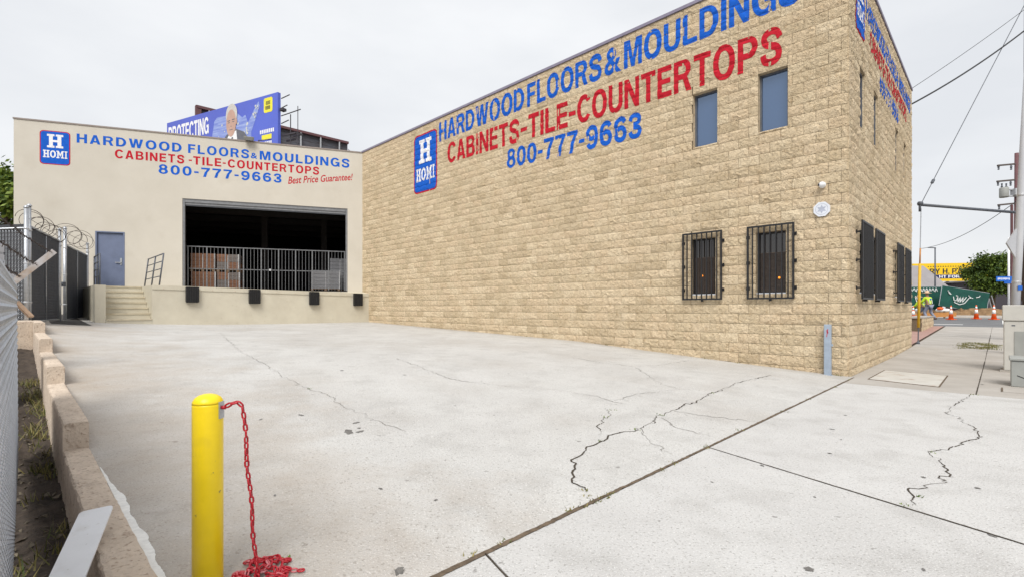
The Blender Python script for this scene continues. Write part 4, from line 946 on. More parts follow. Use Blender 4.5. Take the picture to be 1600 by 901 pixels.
# dark screened gates and posts towards the warehouse
GA_, GB_ = Vector((-11.30, 11.45, 0)), Vector((-15.55, 18.0, 0)); GD = (GB_ - GA_).normalized()
def gpt(t): return GA_ + GD * t
GL = (GB_ - GA_).length
def gatez(t): return interp([(0, .87), (4.1, .84), (7.8, 1.08)], t)
def gate(t0, t1, label):
    c = gpt(t0); g = thing('chain_link_gate', (c.x, c.y, gatez(t0)), math.atan2(GD.y, GD.x), label, 'gate', 'screened gates beside the dock')
    Ln = t1 - t0; h = 2.32; r = .024
    m = MB(); m.tube([(0, 0, .06), (Ln, 0, .06)], r, 8); m.tube([(0, 0, h), (Ln, 0, h)], r, 8); m.tube([(0, 0, .06), (0, 0, h)], r, 8); m.tube([(Ln, 0, .06), (Ln, 0, h)], r, 8); m.build('frame', M['galv'], g, True)
    m = MB(); m.tube([(Ln*.5, 0, .06), (Ln*.5, 0, h)], .016, 8); m.build('middle_stile', M['galv'], g, True)
    m = MB(); nx = 14
    for i in range(nx + 1):
        for j in range(7): m.v.append((Ln*i/nx, .012 + .01*math.sin(i*1.7 + j), .08 + (h - .1)*j/6))
    for i in range(nx):
        for j in range(6): m.f.append((i*7+j, (i+1)*7+j, (i+1)*7+j+1, i*7+j+1))
    sc = m.build('screen', M['screen'], g)
    md = sc.modifiers.new('thickness', 'SOLIDIFY'); md.thickness = .003
    chainlink('chain_link', g, (0, -.01, 0), (Ln, -.01, 0), .08, h, .075, 'grey_iron', .0022)
    # two small eye marks
    return g
gate(.28, 3.25, 'wide dark screened chain link gate between tall galvanised posts, left of the steps')
gate(4.15, GL - .08, 'narrow dark screened chain link gate next to the blue door')
for i, (t, h, lb) in enumerate(((-.05, 2.70, 'nearest tall galvanised fence post with strands tied to it'), (.2, 2.78, 'tall galvanised hinge post at the near end of the wide gate'), (3.36, 2.66, 'galvanised latch post at the far end of the wide gate'), (4.05, 2.80, 'galvanised post at the near side of the narrow gate'), (GL, 2.5, 'short galvanised post against the warehouse wall'))):
    c = gpt(t); p = thing('fence_post', (c.x, c.y, gatez(t)), 0, lb, 'post', 'galvanised fence posts')
    m = MB(); m.tube([(0, 0, -.3), (0, 0, h)], .045 if i in (0, 3) else .036, 12); m.build('pipe', M['galv'], p, True)
    m = MB(); m.lathe([(.052, h), (.05, h + .02), (.03, h + .05), (.005, h + .06)], 12); m.build('cap', M['galv'], p, True)
    for zz_ in (.5, 1.4, 2.2):
        m = MB(); m.lathe([(.05, zz_), (.052, zz_ + .005), (.052, zz_ + .03), (.05, zz_ + .035)], 12); m.build('clamp', M['alu'], p, True)
mm_ = gpt(3.7); m = MB(); m.tube([gpt(3.26) + Vector((0,0,1.95)), gpt(4.1) + Vector((0,0,1.95))], .02, 6); m.box((mm_.x-.06, mm_.y-.05, 1.88), (mm_.x+.06, mm_.y+.05, 2.02))
m.build('gate_latch', M['grey_iron'], None, label='dark steel latch bar linking the two screened gates', cat='latch')
def razor(t0, t1, z0, z1, r, turns, label, seed):
    rr = random.Random(seed); pts = []
    n = turns * 18; u = Vector((-GD.y, GD.x, 0))
    for k in range(n + 1):
        q = k / n; a = 2 * math.pi * turns * q; rad = r * (1 + .18 * math.sin(a * .37)); c = gpt(t0 + (t1 - t0) * q)
        pts.append(c + u * math.cos(a) * rad + GD * .1 * math.sin(a * .5) + Vector((0, 0, z0 + (z1 - z0) * q + rad * math.sin(a))))
    m = MB(); m.tube(pts, .007, 4)
    o = m.build('wire', M['rust'], None); t = thing('razor_coil', (gpt(t0).x, gpt(t0).y, z0), 0, label, 'razor wire', 'razor wire coils'); o.parent = t; o.matrix_parent_inverse = Matrix.Translation(-t.location)
    m = MB()
    for k in range(3, n, 4):
        d = (pts[k] - pts[k - 1]).normalized(); x = d.cross(Vector((0, 0, 1))).normalized()
        m.add([pts[k] + d * .03, pts[k] + x * .014, pts[k] - d * .03, pts[k] - x * .014], [(0, 1, 2, 3)])
    o = m.build('barbs', M['galv'], t, kind='stuff'); o.matrix_parent_inverse = Matrix.Translation(-t.location)
    m = MB(); m.tube([gpt(t0) + Vector((0, 0, z0)), gpt(t1) + Vector((0, 0, z1))], .006, 4); o = m.build('strand', M['rust'], t); o.matrix_parent_inverse = Matrix.Translation(-t.location)
razor(.0, 3.4, 3.36, 3.30, .2, 8, 'razor wire coil along the top of the wide gate', 1)
razor(4.0, GL, 3.52, 3.62, .27, 5, 'razor wire coil above the narrow gate by the blue door', 2)
# cross fence in the neighbouring yard with dark backing, stacked blocks behind it
cf = thing('yard_fence', (0, 0, 0), 0, 'dark backed chain link fence in the yard left of the gate post', 'fence')
a, b = Vector((-11.25, 11.4, 0)), Vector((-14.6, 12.0, 0))
chainlink('chain_link', cf, a + Vector((0, -.03, 0)), b + Vector((0, -.03, 0)), .7, 3.06, .09, 'galv', .004)
m = MB(); m.hexa([a + Vector((0,.02,.7)), b + Vector((0,.02,.7)), b + Vector((0,.03,.7)), a + Vector((0,.03,.7))], [a + Vector((0,.02,3.2)), b + Vector((0,.02,3.2)), b + Vector((0,.03,3.2)), a + Vector((0,.03,3.2))]); m.build('screen', M['screen'], cf)
m = MB(); m.tube([a + Vector((0, 0, 3.1)), b + Vector((0, 0, 3.1))], .025, 8); m.build('top_rail', M['galv'], cf, True)
bs = thing('block_pile', (-6.40, 6.2, .2), R(-6), 'stepped pile of tan and pale grey blocks behind the left fence', 'block pile')
rr = random.Random(5)
for r in range(19):
    zt = .0 + r * .125; nb = 3 if r < 12 else (2 if r < 15 else 1)
    for k in range(nb):
        x = -.36 + k * .17 + rr.uniform(-.01, .01); m = MB(); m.box((x - .082, -.1, zt), (x + .082, .1, zt + .118)); o = bevel(m.build('block', M['tan_block' if rr.random() < .55 else 'pale_block'], bs), .014, 2)
# loose pieces by the curb
m = MB(); a, b = Vector((-2.06, 2.44, .255)), Vector((-1.42, 1.25, -.10)); d = (b - a).normalized(); x = Vector((.80, .55, .12)); x = (x - d * x.dot(d)).normalized(); nn = d.cross(x)
wdt = .066; pts = []
for k in range(5): an = R(90 * k / 4); pts.append(a + d * (.02 - .02*math.sin(an)) + x * (wdt - .02 + .02*math.cos(an)))
for k in range(5): an = R(90 + 90 * k / 4); pts.append(a + d * (.02 - .02*math.sin(an)) + x * (-wdt + .02 + .02*math.cos(an)))
pts += [b - x * wdt, b + x * wdt]
m.hexa([p - nn * .004 for p in pts], [p + nn * .004 for p in pts]); m.build('white_strip', M['white_metal'], None, label='white metal strip leaning on the curb in the bottom left corner', cat='metal strip')
m = MB(); m.bar((-4.66, 4.62, 1.31), (-4.50, 4.6, 1.17), .045, .02); m.build('wood_scrap', M['straw'], None, label='short pale wood scrap poking through the end of the left fence', cat='wood scrap')

# ------------------------------------------------------------------ bollard and chain
BX, BY = -1.275, 2.06; bz = gz(.2, 9.4) - .02
bo = thing('bollard', (BX, BY, 0), 0, 'yellow steel bollard with domed top in the foreground', 'bollard')
m = MB(); m.lathe([(.0572, -.1), (.0572, .845), (.0568, .852)], 40); m.build('shaft', M['yellow'], bo, True)
m = MB(); m.lathe([(.0575, .852), (.056, .862), (.048, .876), (.034, .886), (.018, .891), (.002, .893)], 40); m.build('dome', M['yellow'], bo, True)
m = MB(); m.box((.052, -.016, .79), (.060, .016, .86)); m.build('bracket', M['galv'], bo)
m = MB(); m.tube([(.058, 0, .835), (.075, 0, .835)], .008, 8); m.build('eye', M['red'], bo, True)
ch = thing('red_chain', (BX, BY, 0), 0, 'red plastic chain hanging from the yellow bollard into a heap on the ground', 'chain')
def link_mesh(nm, mt, L_=.036, W_=.0215, r=.0042):
    pts = []; hl = (L_ - W_) / 2; rad = W_ / 2 - r
    for k in range(5): a = R(-90 + 45 * k); pts.append((hl + rad * math.cos(a), rad * math.sin(a), 0))
    for k in range(5): a = R(90 + 45 * k); pts.append((-hl + rad * math.cos(a), rad * math.sin(a), 0))
    n = len(pts); m = MB(); ns = 6; P = [Vector(p) for p in pts]
    for i in range(n):
        d = (P[(i + 1) % n] - P[i - 1]).normalized(); u = d.cross(Vector((0, 0, 1))).normalized()
        for k in range(ns): a = 2*math.pi*k/ns; m.v.append(tuple(P[i] + u*math.cos(a)*r + Vector((0, 0, 1))*math.sin(a)*r))
    for i in range(n):
        for k in range(ns): m.f.append((i*ns+k, i*ns+(k+1)%ns, ((i+1)%n)*ns+(k+1)%ns, ((i+1)%n)*ns+k))
    return m.mesh(nm, M[mt], True)
lk = link_mesh('chain_link', 'red'); lk2 = link_mesh('chain_link', 'red_white')
def put(me, c, d, roll):
    o = link('chain_link', me, ch); q = d.to_track_quat('X', 'Z').to_matrix().to_4x4() @ Matrix.Rotation(roll, 4, 'X'); q.translation = c; o.matrix_local = q
rr = random.Random(9)
path = [Vector((.075, 0, .838)), Vector((.10, 0, .852)), Vector((.123, .005, .857)), Vector((.140, .01, .838)), Vector((.143, .012, .805))]
bot = Vector((.185, .05, .03 + bz))
for k in range(1, 27): path.append(path[4].lerp(bot, k / 26) + Vector((.004 * math.sin(k * .6), 0, 0)))
# walk the path link by link
acc = []; step = .0262; i = 0; pos = path[0].copy(); acc.append(pos.copy())
while i < len(path) - 1:
    d = path[i + 1] - pos
    if d.length < step * .999 and i < len(path) - 2:
        i += 1; 
        if (path[i] - acc[-1]).length >= step * .9: pos = path[i].copy(); acc.append(pos.copy())
        continue
    if d.length < step: break
    pos = pos + d.normalized() * step; acc.append(pos.copy())
for k in range(len(acc) - 1):
    put(lk, (acc[k] + acc[k+1]) / 2, acc[k+1] - acc[k], R(20) if k % 2 else R(110))
gzl = lambda x, y: max(0.0, gz(*[(Vector((BX + x, BY + y, 0)) - C0).dot(D1), (Vector((BX + x, BY + y, 0)) - C0).dot(N1)]))
heap = []; a = 0; c = Vector((.185, .09, 0))
for k in range(110):
    a += rr.gauss(0, .75); c = c + Vector((math.cos(a), math.sin(a) * .8, 0)) * .026
    off = c - Vector((.18, .11, 0))
    if off.length > .105: a = math.atan2(-off.y, -off.x) + rr.gauss(0, .4)
    lay_ = max(0, .012 + .045 * (1 - off.length / .11) * rr.random()); heap.append(Vector((c.x, c.y, gzl(c.x, c.y) + .006 + lay_)))
for k in range(len(heap) - 1):
    d = heap[k+1] - heap[k]; put(lk2 if rr.random() < .16 else lk, (heap[k] + heap[k+1]) / 2, d, R(rr.uniform(-25, 25)) if k % 2 else R(90 + rr.uniform(-40, 40)))
e = Vector((.24, .13, 0))
for k in range(4):
    q = e + Vector((.03 * k, .004 * k, 0)); put(lk if k % 2 else lk2, Vector((q.x, q.y, gzl(q.x, q.y) + .012)), Vector((1, .2, 0)), R(15) if k % 2 else R(80))
m = MB()
for k in range(8): q = Vector((BX + .21 + rr.gauss(0, .02), BY + .22 + rr.gauss(0, .01), 0)); z = gzl(q.x - BX, q.y - BY) + .004; an = rr.uniform(0, 6); d = Vector((math.cos(an), math.sin(an), .3)) * .018; m.add([q + Vector((0,0,z)), q + Vector((.006,.004,z + .003)), q + d + Vector((0,0,z)), q + Vector((-.005,.006,z + .004))], [(0,1,2,3)])
m.build('green_leaves', M['leaf_l'], None, label='few small green leaves behind the chain heap', cat='leaves', kind='stuff')

# ------------------------------------------------------------------ billboards above the warehouse
def board_frame(A, B, zt, h, name, label, rise=0):
    """A is the viewer's left end; local x runs from A to B, y points away from the printed face"""
    A = Vector((A[0], A[1], 0)); B = Vector((B[0], B[1], 0)); d = (B - A); t = thing(name, (A.x, A.y, zt - h), math.atan2(d.y, d.x), label, 'billboard'); return t, d.length
b1, Lb = board_frame((-31.2, 44.45), (-18.1, 38.0), 17.92, 4.3, 'billboard', 'blue billboard with a man in a suit and the word PROTECTING above the warehouse')
m = MB(); m.box((0, 0, 0), (Lb, .25, 4.3)); m.build('panel', M['board_blue'], b1)
def bprint(nm, polys, mt, off): # board coordinates in metres
    m = MB(); sx, sz = (.55, .85) if nm in ('printed_suit', 'printed_shirt', 'printed_hair', 'printed_face', 'printed_brows', 'printed_hand', 'printed_tie') else ((0, .2) if nm == 'printed_badge' else ((0, .35) if nm == 'printed_caption' else (0, 0)))
    for q in polys: m.add([(x + sx, -off, z + sz) for x, z in q], [tuple(range(len(q)))])
    return m.build(nm, M[mt], b1)
bprint('printed_lettering', place2d(words2d('PROTECTING', .07), .25, 6.05, (2.35, 3.85), (2.45, 3.85)), 'board_white', .01)
us = [(6.5,.6),(6.5,2.0),(6.8,3.3),(7.2,3.6),(8.6,3.5),(9.8,3.5),(10.4,3.05),(10.8,3.2),(11.1,2.5),(11.6,3.1),(12.1,3.75),(12.4,4.0),(12.5,3.6),(11.9,2.4),(11.5,1.7),(11.55,1.0),(11.2,.3),(9,.1)]
bprint('printed_map', [us], 'board_glow', .008)
rr = random.Random(4)
stars = []
for k in range(60):
    x, z = (rr.uniform(6.4, 11.4), rr.uniform(.3, 2.9)) if k < 34 else (lambda t: (10.5 + 1.75*t + rr.gauss(0, .12), 1.5 + 2.0*t + rr.gauss(0, .16)))(rr.random()); r = rr.uniform(.03, .11)
    stars.append([(x + r*math.cos(a*math.pi/3), z + r*1.2*math.sin(a*math.pi/3)) for a in range(6)])
for k, q in enumerate(stars): stars[k] = [(x, z) for x, z in q]
m = MB()
for k, q in enumerate(stars): m.add([(x, -.010 - .0004*k, z) for x, z in q], [tuple(range(6))])
m.build('printed_lights', M['board_star'], b1)
def ell(cx, cz, rx, rz, n=22): return [(cx + rx*math.cos(2*math.pi*k/n), cz + rz*math.sin(2*math.pi*k/n)) for k in range(n)]
bprint('printed_suit', [[(7.3,.0),(7.45,.7),(7.9,1.05),(8.4,1.25),(9.2,1.35),(10.1,1.0),(10.5,.55),(10.65,0)]], 'board_suit', .036)
bprint('printed_shirt', [[(8.1,0),(8.0,.75),(8.35,1.15),(9.15,1.25),(9.25,.6),(9.2,0)]], 'board_white', .039)
bprint('printed_hair', [ell(8.55, 2.65, .72, .88)], 'board_hair', .042)
bprint('printed_face', [ell(8.5, 1.95, .62, 1.12), [(8.2,.9),(8.25,1.3),(8.95,1.4),(8.95,1.0),(8.6,.75)]][:1], 'board_skin', .045)
bprint('printed_face', [ell(9.16, 2.0, .10, .26)], 'board_skin', .047)
bprint('printed_brows', [rect(8.05,2.13,8.38,2.2), rect(8.62,2.17,8.95,2.25), rect(8.1,1.98,8.35,2.04), rect(8.66,2.0,8.92,2.06), rect(8.28,1.38,8.72,1.43), [(8.42,1.66),(8.6,1.66),(8.5,1.74)]], 'board_suit', .048)
bprint('printed_hand', [[(7.0,.1),(6.95,.6),(7.15,.85),(7.5,.9),(7.75,.6),(7.7,.1)]], 'board_skin', .044)
bprint('printed_tie', [[(8.55,0),(8.5,.6),(8.6,.8),(8.75,.75),(8.8,0)]], 'board_suit', .043)
bprint('printed_badge', [[(13.0 + 1.0*x, 2.72 + 1.15*y) for x, y in rrect(.16, .9)]], 'board_yellow', .01)
bprint('printed_badge', place2d(text2d('XX', .03), 13.25, 13.75, (3.3, 3.66), (3.3, 3.66)) if False else [rect(13.25 + .13*k, 3.32, 13.33 + .13*k, 3.62) for k in range(4)] + [rect(13.2 + .14*k, 2.95, 13.3 + .14*k, 3.24) for k in range(4)], 'board_ink', .014)
bprint('printed_caption', [rect(12.55 + .21*k, .98, 12.70 + .21*k, 1.28) for k in range(8)] + [rect(12.95 + .2*k, .05, 13.1 + .2*k, .32) for k in range(5)], 'board_white', .01)
bprint('printed_caption', [rect(12.75, .48, 13.9, .86)], 'board_yellow', .01)
m = MB()
for x in (2, 7, 12): m.box((x, .3, -8), (x + .3, .6, 4.1))
m.build('support_post', M['catwalk'], b1)
# catwalk and ladders beyond the near end
ck = MB()
for z, x1 in ((3.9, .7), (3.15, .45), (2.55, 1.9), (1.95, .6)): ck.bar((Lb, .3, z), (Lb + x1, .5, z + .25), .05, .06)
ck.bar((Lb, .4, 1.05), (Lb + 1.5, .4, 1.05), .1, .12); ck.bar((Lb, 1.4, 1.35), (Lb + .9, 1.5, 1.35), .1, .12); ck.bar((Lb + 1.5, .4, 1.05), (Lb + .9, 1.5, 1.35), .1, .12); ck.bar((Lb, .8, .75), (Lb + 1.0, .8, .75), .1, .12)
ck.tube([(Lb + 1.6, .5, -3), (Lb + 1.6, .5, 3.1)], .03, 6); ck.tube([(Lb + .8, .5, -3), (Lb + .8, .5, 2.6)], .04, 6); ck.box((Lb, .15, 2.9), (Lb + .35, .5, 3.1))
ck.build('catwalk', M['catwalk'], b1)
m = MB(); m.bar((Lb - 1.0, -.9, -.3), (Lb - 1.0, -.9, .45), .06, .06); m.bar((Lb - 1.0, -.9, .42), (Lb + .4, -.9, .30), .05, .05); m.build('guard_rail', M['catwalk'], b1)
b2, Lc = board_frame((-29.9, 46.6), (-19.0, 56.9), 20.4, 4.4, 'billboard', 'back of a second billboard with exposed grey framing behind the blue one')
for k in range(9):
    z = .25 + k * .46; m = MB(); m.box((0, .1, z), (Lc, .2, z + .44)); m.build('back_panel', M['panel_back'], b2)
m = MB(); m.box((0, -.25, 4.15), (Lc, .25, 4.4)); m.box((-.1, -.2, -.1), (.35, .25, 4.4)); m.build('trim', M['maroon'], b2)
for k in range(7):
    x = 1.0 + k * 2.15; m = MB(); m.bar((x, -.15, -1.5), (x, -.15, 4.15), .16, .12); m.build('strut', M['alu'], b2)
m = MB(); m.bar((0, -.35, 1.4), (Lc, -.35, 1.2), .12, .1); m.bar((0, -.5, .3), (Lc, -.5, .3), .5, .08); m.tube([(Lc + .9, 0, -1), (Lc + .9, 0, 3.0), (Lc, 0, 3.6)], .03, 6); m.build('walkway', M['maroon'], b2)

# ------------------------------------------------------------------ trees
def tree(name, loc, crown_c, rad, nclump, leaves, leaf, mt, label, seed, group=None):
    rr = random.Random(seed); t = thing(name, loc, 0, label, 'tree', group); cz = Vector(crown_c)
    m = MB(); m.tube([(0, 0, -.3), (.1, .05, cz.z * .4), (.05, 0, cz.z * .8)], [.24, .18, .12], 9)
    clumps = []
    for k in range(nclump):
        while True:
            q = Vector((rr.uniform(-1, 1), rr.uniform(-1, 1), rr.uniform(-1, 1)))
            if .35 < q.length < 1: break
        clumps.append(cz + Vector((q.x * rad[0], q.y * rad[1], q.z * rad[2])))
    for c in clumps[:12]: m.tube([(.05, 0, cz.z * .55), Vector((.05, 0, cz.z * .6)).lerp(c, .5) + Vector((0, 0, .2)), c], [.09, .05, .015], 5)
    m.build('trunk', M['bark'], t, True)
    m = MB(); cr = sum(rad) / 3 * .34
    for k in range(leaves):
        c = rr.choice(clumps); q = c + Vector((rr.gauss(0, 1), rr.gauss(0, 1), rr.gauss(0, .8))) * cr * .55
        d = Vector((rr.gauss(0, 1), rr.gauss(0, 1), rr.gauss(0, 1))).normalized(); x = d.orthogonal().normalized() * leaf * rr.uniform(.5, 1.2); y = d.cross(x).normalized() * leaf * rr.uniform(.3, .6)
        m.add([q - x, q - y, q + x, q + y], [(0, 1, 2, 3)])
    m.build('crown', M[mt], t)
tree('leafy_tree', (-26.5, 25.2, 0), (0, 0, 6.3), (1.9, 2.2, 2.0), 26, 7000, .16, 'leaf_l', 'bright green leafy tree behind the left end of the warehouse', 21)
tree('street_tree', (48.9, 50, .8), (0, 0, 3.9), (1.8, 1.9, 2.0), 44, 15000, .16, 'leaf', 'rounded dark green street tree beyond the cross street', 22)

# ------------------------------------------------------------------ right side: cabinets, poles, guy, wires
cb_ = thing('utility_cabinet', W(-2.03, -3.0, 0), LOT_ROT, 'tall beige utility cabinet at the right edge of the sidewalk', 'cabinet')
m = MB(); m.box((-1.25, -.65, .03), (0, 0, 1.0)); bevel(m.build('body', M['cabinet'], cb_), .012)
m = MB(); m.box((-1.27, -.67, 1.004), (.02, .02, 1.31)); bevel(m.build('top_section', M['cabinet'], cb_), .012)
m = MB(); m.box((-1.1, .001, .32), (-.15, .012, .80)); m.build('door_panel', M['cabinet_grey'], cb_)
m = MB(); m.box((-.62, .021, .885), (-.32, .04, .905)); m.box((-.34, .021, .84), (-.32, .04, .884)); m.build('handle', M['black_iron'], cb_)
m = MB(); m.box((-1.3, -.7, -.05), (.05, .05, .03)); m.build('plinth', M['walk_far'], cb_)
m = MB()
for r in range(2):
    for k in range(9): m.box((-.36 - k*.028 - .02, .0005, .95 - r*.035), (-.36 - k*.028, .002, .972 - r*.035))
m.box((-.16, .0005, .90), (-.11, .002, .925)); m.build('printed_numbers', M['grey_iron'], cb_)
cg = thing('utility_box', W(-2.1, -.49, 0), LOT_ROT, 'low grey utility box with black scribble in front of the beige cabinet', 'utility box')
m = MB(); m.box((-.85, -.55, .0), (0, 0, .41)); bevel(m.build('body', M['cabinet_grey'], cg), .01)
m = MB(); m.box((-.87, -.57, .414), (.02, .02, .46)); bevel(m.build('lid', M['cabinet_grey'], cg), .01)
m = MB()
for a, b in (((-.07, .18), (-.16, .14)), ((-.16, .14), (-.24, .22)), ((-.24, .22), (-.22, .30))): m.bar((a[0], .002, a[1]), (b[0], .002, b[1]), .012, .002, (0, 1, 0))
m.build('scribble', M['black_iron'], cg)

gp = Vector((13.30, 16.10, 0)); gzb = .08
PX, PY = 17.44, 16.55                               # timber utility pole just outside the picture's right edge
up = thing('utility_pole', (PX, PY, 0), 0, 'dark timber utility pole at the right edge holding the horizontal guy strut', 'utility pole')
m = MB(); m.tube([(0, 0, -.3), (0, 0, 6), (0, 0, 14)], [.19, .165, .13], 14); m.build('shaft', M['wood_pole'], up, True)
m = MB(); m.bar((-1.2, -.1, 12.6), (1.2, .1, 12.6), .1, .12); m.build('crossarm', M['cross'], up)
m = MB(); m.tube([Vector((gp.x + .1 - PX, gp.y - PY, 4.62)), (0, 0, 4.42)], .045, 10); st = m.build('guy_strut', M['grey_iron'], up, True)
m = MB(); m.tube([(gp.x + .02 - PX, gp.y - PY, 4.66), (gp.x + .12 - PX, gp.y - PY, 4.66)], .07, 10); m.tube([(gp.x + .06 - PX, gp.y - PY, 4.72), (gp.x + .06 - PX, gp.y - PY, 4.40)], .035, 8); m.build('end_cap', M['grey_iron'], st, True)
m = MB(); m.box((-.36, -.24, 1.5), (-.12, -.02, 4.2)); m.box((-.14, -.2, 2.0), (-.02, -.1, 2.1)); m.box((-.14, -.2, 3.6), (-.02, -.1, 3.7)); m.build('conduit_box', M['wood_pole'], up)
gw = thing('guy_wire', (gp.x, gp.y, 0), 0, 'guy wire with yellow guard and insulator running from strut to sidewalk', 'guy wire')
ins = Vector((1463, 0, 285)); iY = 16.25
m = MB(); m.tube([(.0, 0, gzb), (.1, 0, 4.5)], .014, 6); m.build('lower_wire', M['galv'], gw)
tp = Vector((PX - gp.x, PY - gp.y, 11.8)); b0 = Vector((.1, 0, 4.65))
m = MB(); m.tube([b0, b0.lerp(tp, .48), tp], .012, 6); m.build('upper_wire', M['grey_iron'], gw)
c = b0.lerp(tp, .105); d = (tp - b0).normalized(); m = MB(); m.tube([c - d*.09, c - d*.06, c + d*.06, c + d*.09], [.02, .045, .045, .02], 8); m.build('insulator', M['grey_iron'], gw)
m = MB(); m.tube([(.012, 0, .62), (.06, 0, 2.7)], .04, 8); m.build('guard', M['yellow_guard'], gw, True)
m = MB(); m.tube([(.06, 0, 2.7), (.075, 0, 3.2)], .022, 8); m.build('guard_top', M['barrier'], gw, True)
m = MB(); m.tube([(0, 0, gzb - .05), (.012, 0, .62)], .016, 8); m.lathe([(.05, gzb), (.05, gzb + .04), (.02, gzb + .1)], 10); m.build('anchor_rod', M['grey_iron'], gw)

gpz = Vector((13.24, 13.0, 0))
gpole = thing('steel_pole', tuple(gpz), 0, 'pale grey leaning steel pole behind the beige cabinet', 'pole')
m = MB(); m.tube([(0, 0, 0), (.138, 0, 2.5), (.523, 0, 9.5)], [.095, .09, .08], 16); m.build('shaft', M['pole_grey'], gpole, True)
for z in (1.9, 4.2):
    m = MB(); m.lathe([(.094, z), (.098, z + .01), (.098, z + .05), (.094, z + .06)], 16, (z*.055, 0, 0)); m.build('band', M['alu'], gpole)
m = MB(); m.hexa([(.07, -.02, 2.55), (-.20, -.05, 2.95), (.10, -.02, 3.35)], [(.07, .02, 2.55), (-.20, -.01, 2.95), (.10, .02, 3.35)]); m.build('sign_bracket', M['pole_grey'], gpole)
m = MB(); m.box((.04, -.104, 1.72), (.15, -.097, 1.84)); m.build('sticker', M['street_blue'], gpole)
ssn = thing('street_sign', (28.3, 28, zs(-28)), 0, 'blue street name sign on a thin white post', 'street sign')
m = MB(); m.tube([(0, 0, 0), (0, 0, 4.8)], .05, 10); m.build('post', M['white_metal'], ssn, True)
m = MB(); m.box((-.78, -.075, 2.32), (.12, -.055, 2.60)); m.box((-.35, -.10, 2.20), (.3, -.08, 2.31)); pltt = m.build('name_plate', M['street_blue'], ssn)
m = MB()
for k in range(10): m.box((-.70 + k*.07, -.078, 2.40 + (.02 if k % 3 else 0)), (-.66 + k*.07, -.0765, 2.52))
m.build('printed_name', M['board_white'], pltt)

def wire(name, pts, r, label, sag=0):
    a, b = Vector(pts[0]), Vector(pts[-1]); P = [a.lerp(b, k/20) - Vector((0, 0, sag * 4 * (k/20) * (1 - k/20))) for k in range(21)]
    m = MB(); m.tube(P, r, 5); m.build(name, M['black_iron'], None, label=label, cat='cable')
wire('service_cable', [W(.03, -9.06, 7.62), (PX - .13, PY, 10.62)], .026, 'thick black service cable from the building corner to the timber pole', .12)
wire('overhead_wire', [W(.03, -9.06, 8.10), (PX - .1, PY, 11.35)], .009, 'thin wire above the thick service cable at the building corner', .05)
wire('overhead_wire', [(55, 66, 9.2), (45.75, 44.6, 10.9)], .03, 'sagging thin wire from behind the building to the far utility pole', .8)
fp = thing('utility_pole', (46.2, 45, .8), 0, 'distant timber utility pole with three crossarms and a transformer', 'utility pole')
m = MB(); m.tube([(0, 0, -.3), (0, 0, 14.6)], [.22, .15], 12); m.build('shaft', M['maroon'], fp, True)
for z, x0 in ((13.55, -1.95), (12.1, -2.0), (9.95, -1.9)):
    m = MB(); m.bar((x0, -.2, z - .15), (1.6, .2, z + .25), .12, .14); m.build('crossarm', M['cross'], fp)
    for x in (x0 + .15, x0 + 1.3):
        m = MB(); m.lathe([(.04, -.45), (.09, -.4), (.05, -.3), (.09, -.2), (.05, 0)], 8); o = m.build('insulator', M['grey_iron'], fp); o.location = (x, -.15, z - .08)
m = MB(); m.lathe([(.01, 0), (.32, .02), (.34, .1), (.34, .85), (.3, .92), (.01, .95)], 14); o = m.build('transformer', M['cabinet_grey'], fp, True); o.location = (-1.25, -.1, 10.5)
m = MB(); m.box((-1.0, -.15, 11.2), (.1, .05, 11.3)); m.box((-1.0, -.15, 10.6), (.1, .05, 10.7)); m.box((-.5, -.4, 10.7), (.1, .1, 11.3)); m.build('switch_rack', M['pole_grey'], fp)
m = MB()
for x in (-1.45, -1.05): m.lathe([(.05, 0), (.09, .1), (.05, .2), (.07, .4)], 8, (x, -.1, 11.4))
m.build('bushing', M['grey_iron'], fp)
m = MB(); m.tube([(-.75, -.3, -.3), (-.75, -.3, 9.8)], .1, 8); m.build('riser', M['maroon'], fp)
sl = thing('street_lamp', (51.65, 60, .8), 0, 'thin grey street lamp in front of the yellow billboard', 'street lamp')
m = MB(); m.tube([(0, 0, 0), (0, 0, 7.75)], [.10, .07], 8); m.build('pole', M['grey_iron'], sl, True)
m = MB(); m.bar((.05, 0, 7.75), (-.85, 0, 7.8), .16, .09); m.build('lamp_head', M['grey_iron'], sl)

# ------------------------------------------------------------------ beyond the cross street
yb, Ly = board_frame((97.8, 120), (114.5, 120), 12.0, 4.3, 'billboard', 'yellow billboard with black lettering and a navy strip beyond the cross street')
yb.rotation_euler[2] = R(-12)
m = MB(); m.box((0, 0, 0), (Ly, .3, 4.3)); m.build('panel', M['amber_board'], yb)
def yprint(nm, polys, mt, off):
    m = MB()
    for q in polys: m.add([(x, -off, z) for x, z in q], [tuple(range(len(q)))])
    m.build(nm, M[mt], yb)
yprint('printed_lettering', place2d(words2d('RY H. PARK'), 3.6, 12.7, (1.72, 3.02), (1.72, 3.02)), 'board_ink', .02)
yprint('printed_strip', [rect(4.4, .62, 13.9, 1.55)], 'board_navy', .015)
yprint('printed_lettering', place2d(words2d('HT FOR YOU!'), 5.6, 13.0, (.76, 1.42), (.76, 1.42)), 'board_white', .03)
yprint('printed_caption', [rect(3.2 + k*.52, 3.42, 3.45 + k*.52, 3.62) for k in range(14)], 'board_ink', .02)
m = MB(); m.lathe([(.35, -.5), (.36, 0), (.35, 7.7)], 12, (8, 1.2, -7.7)); m.build('column', M['catwalk'], yb)
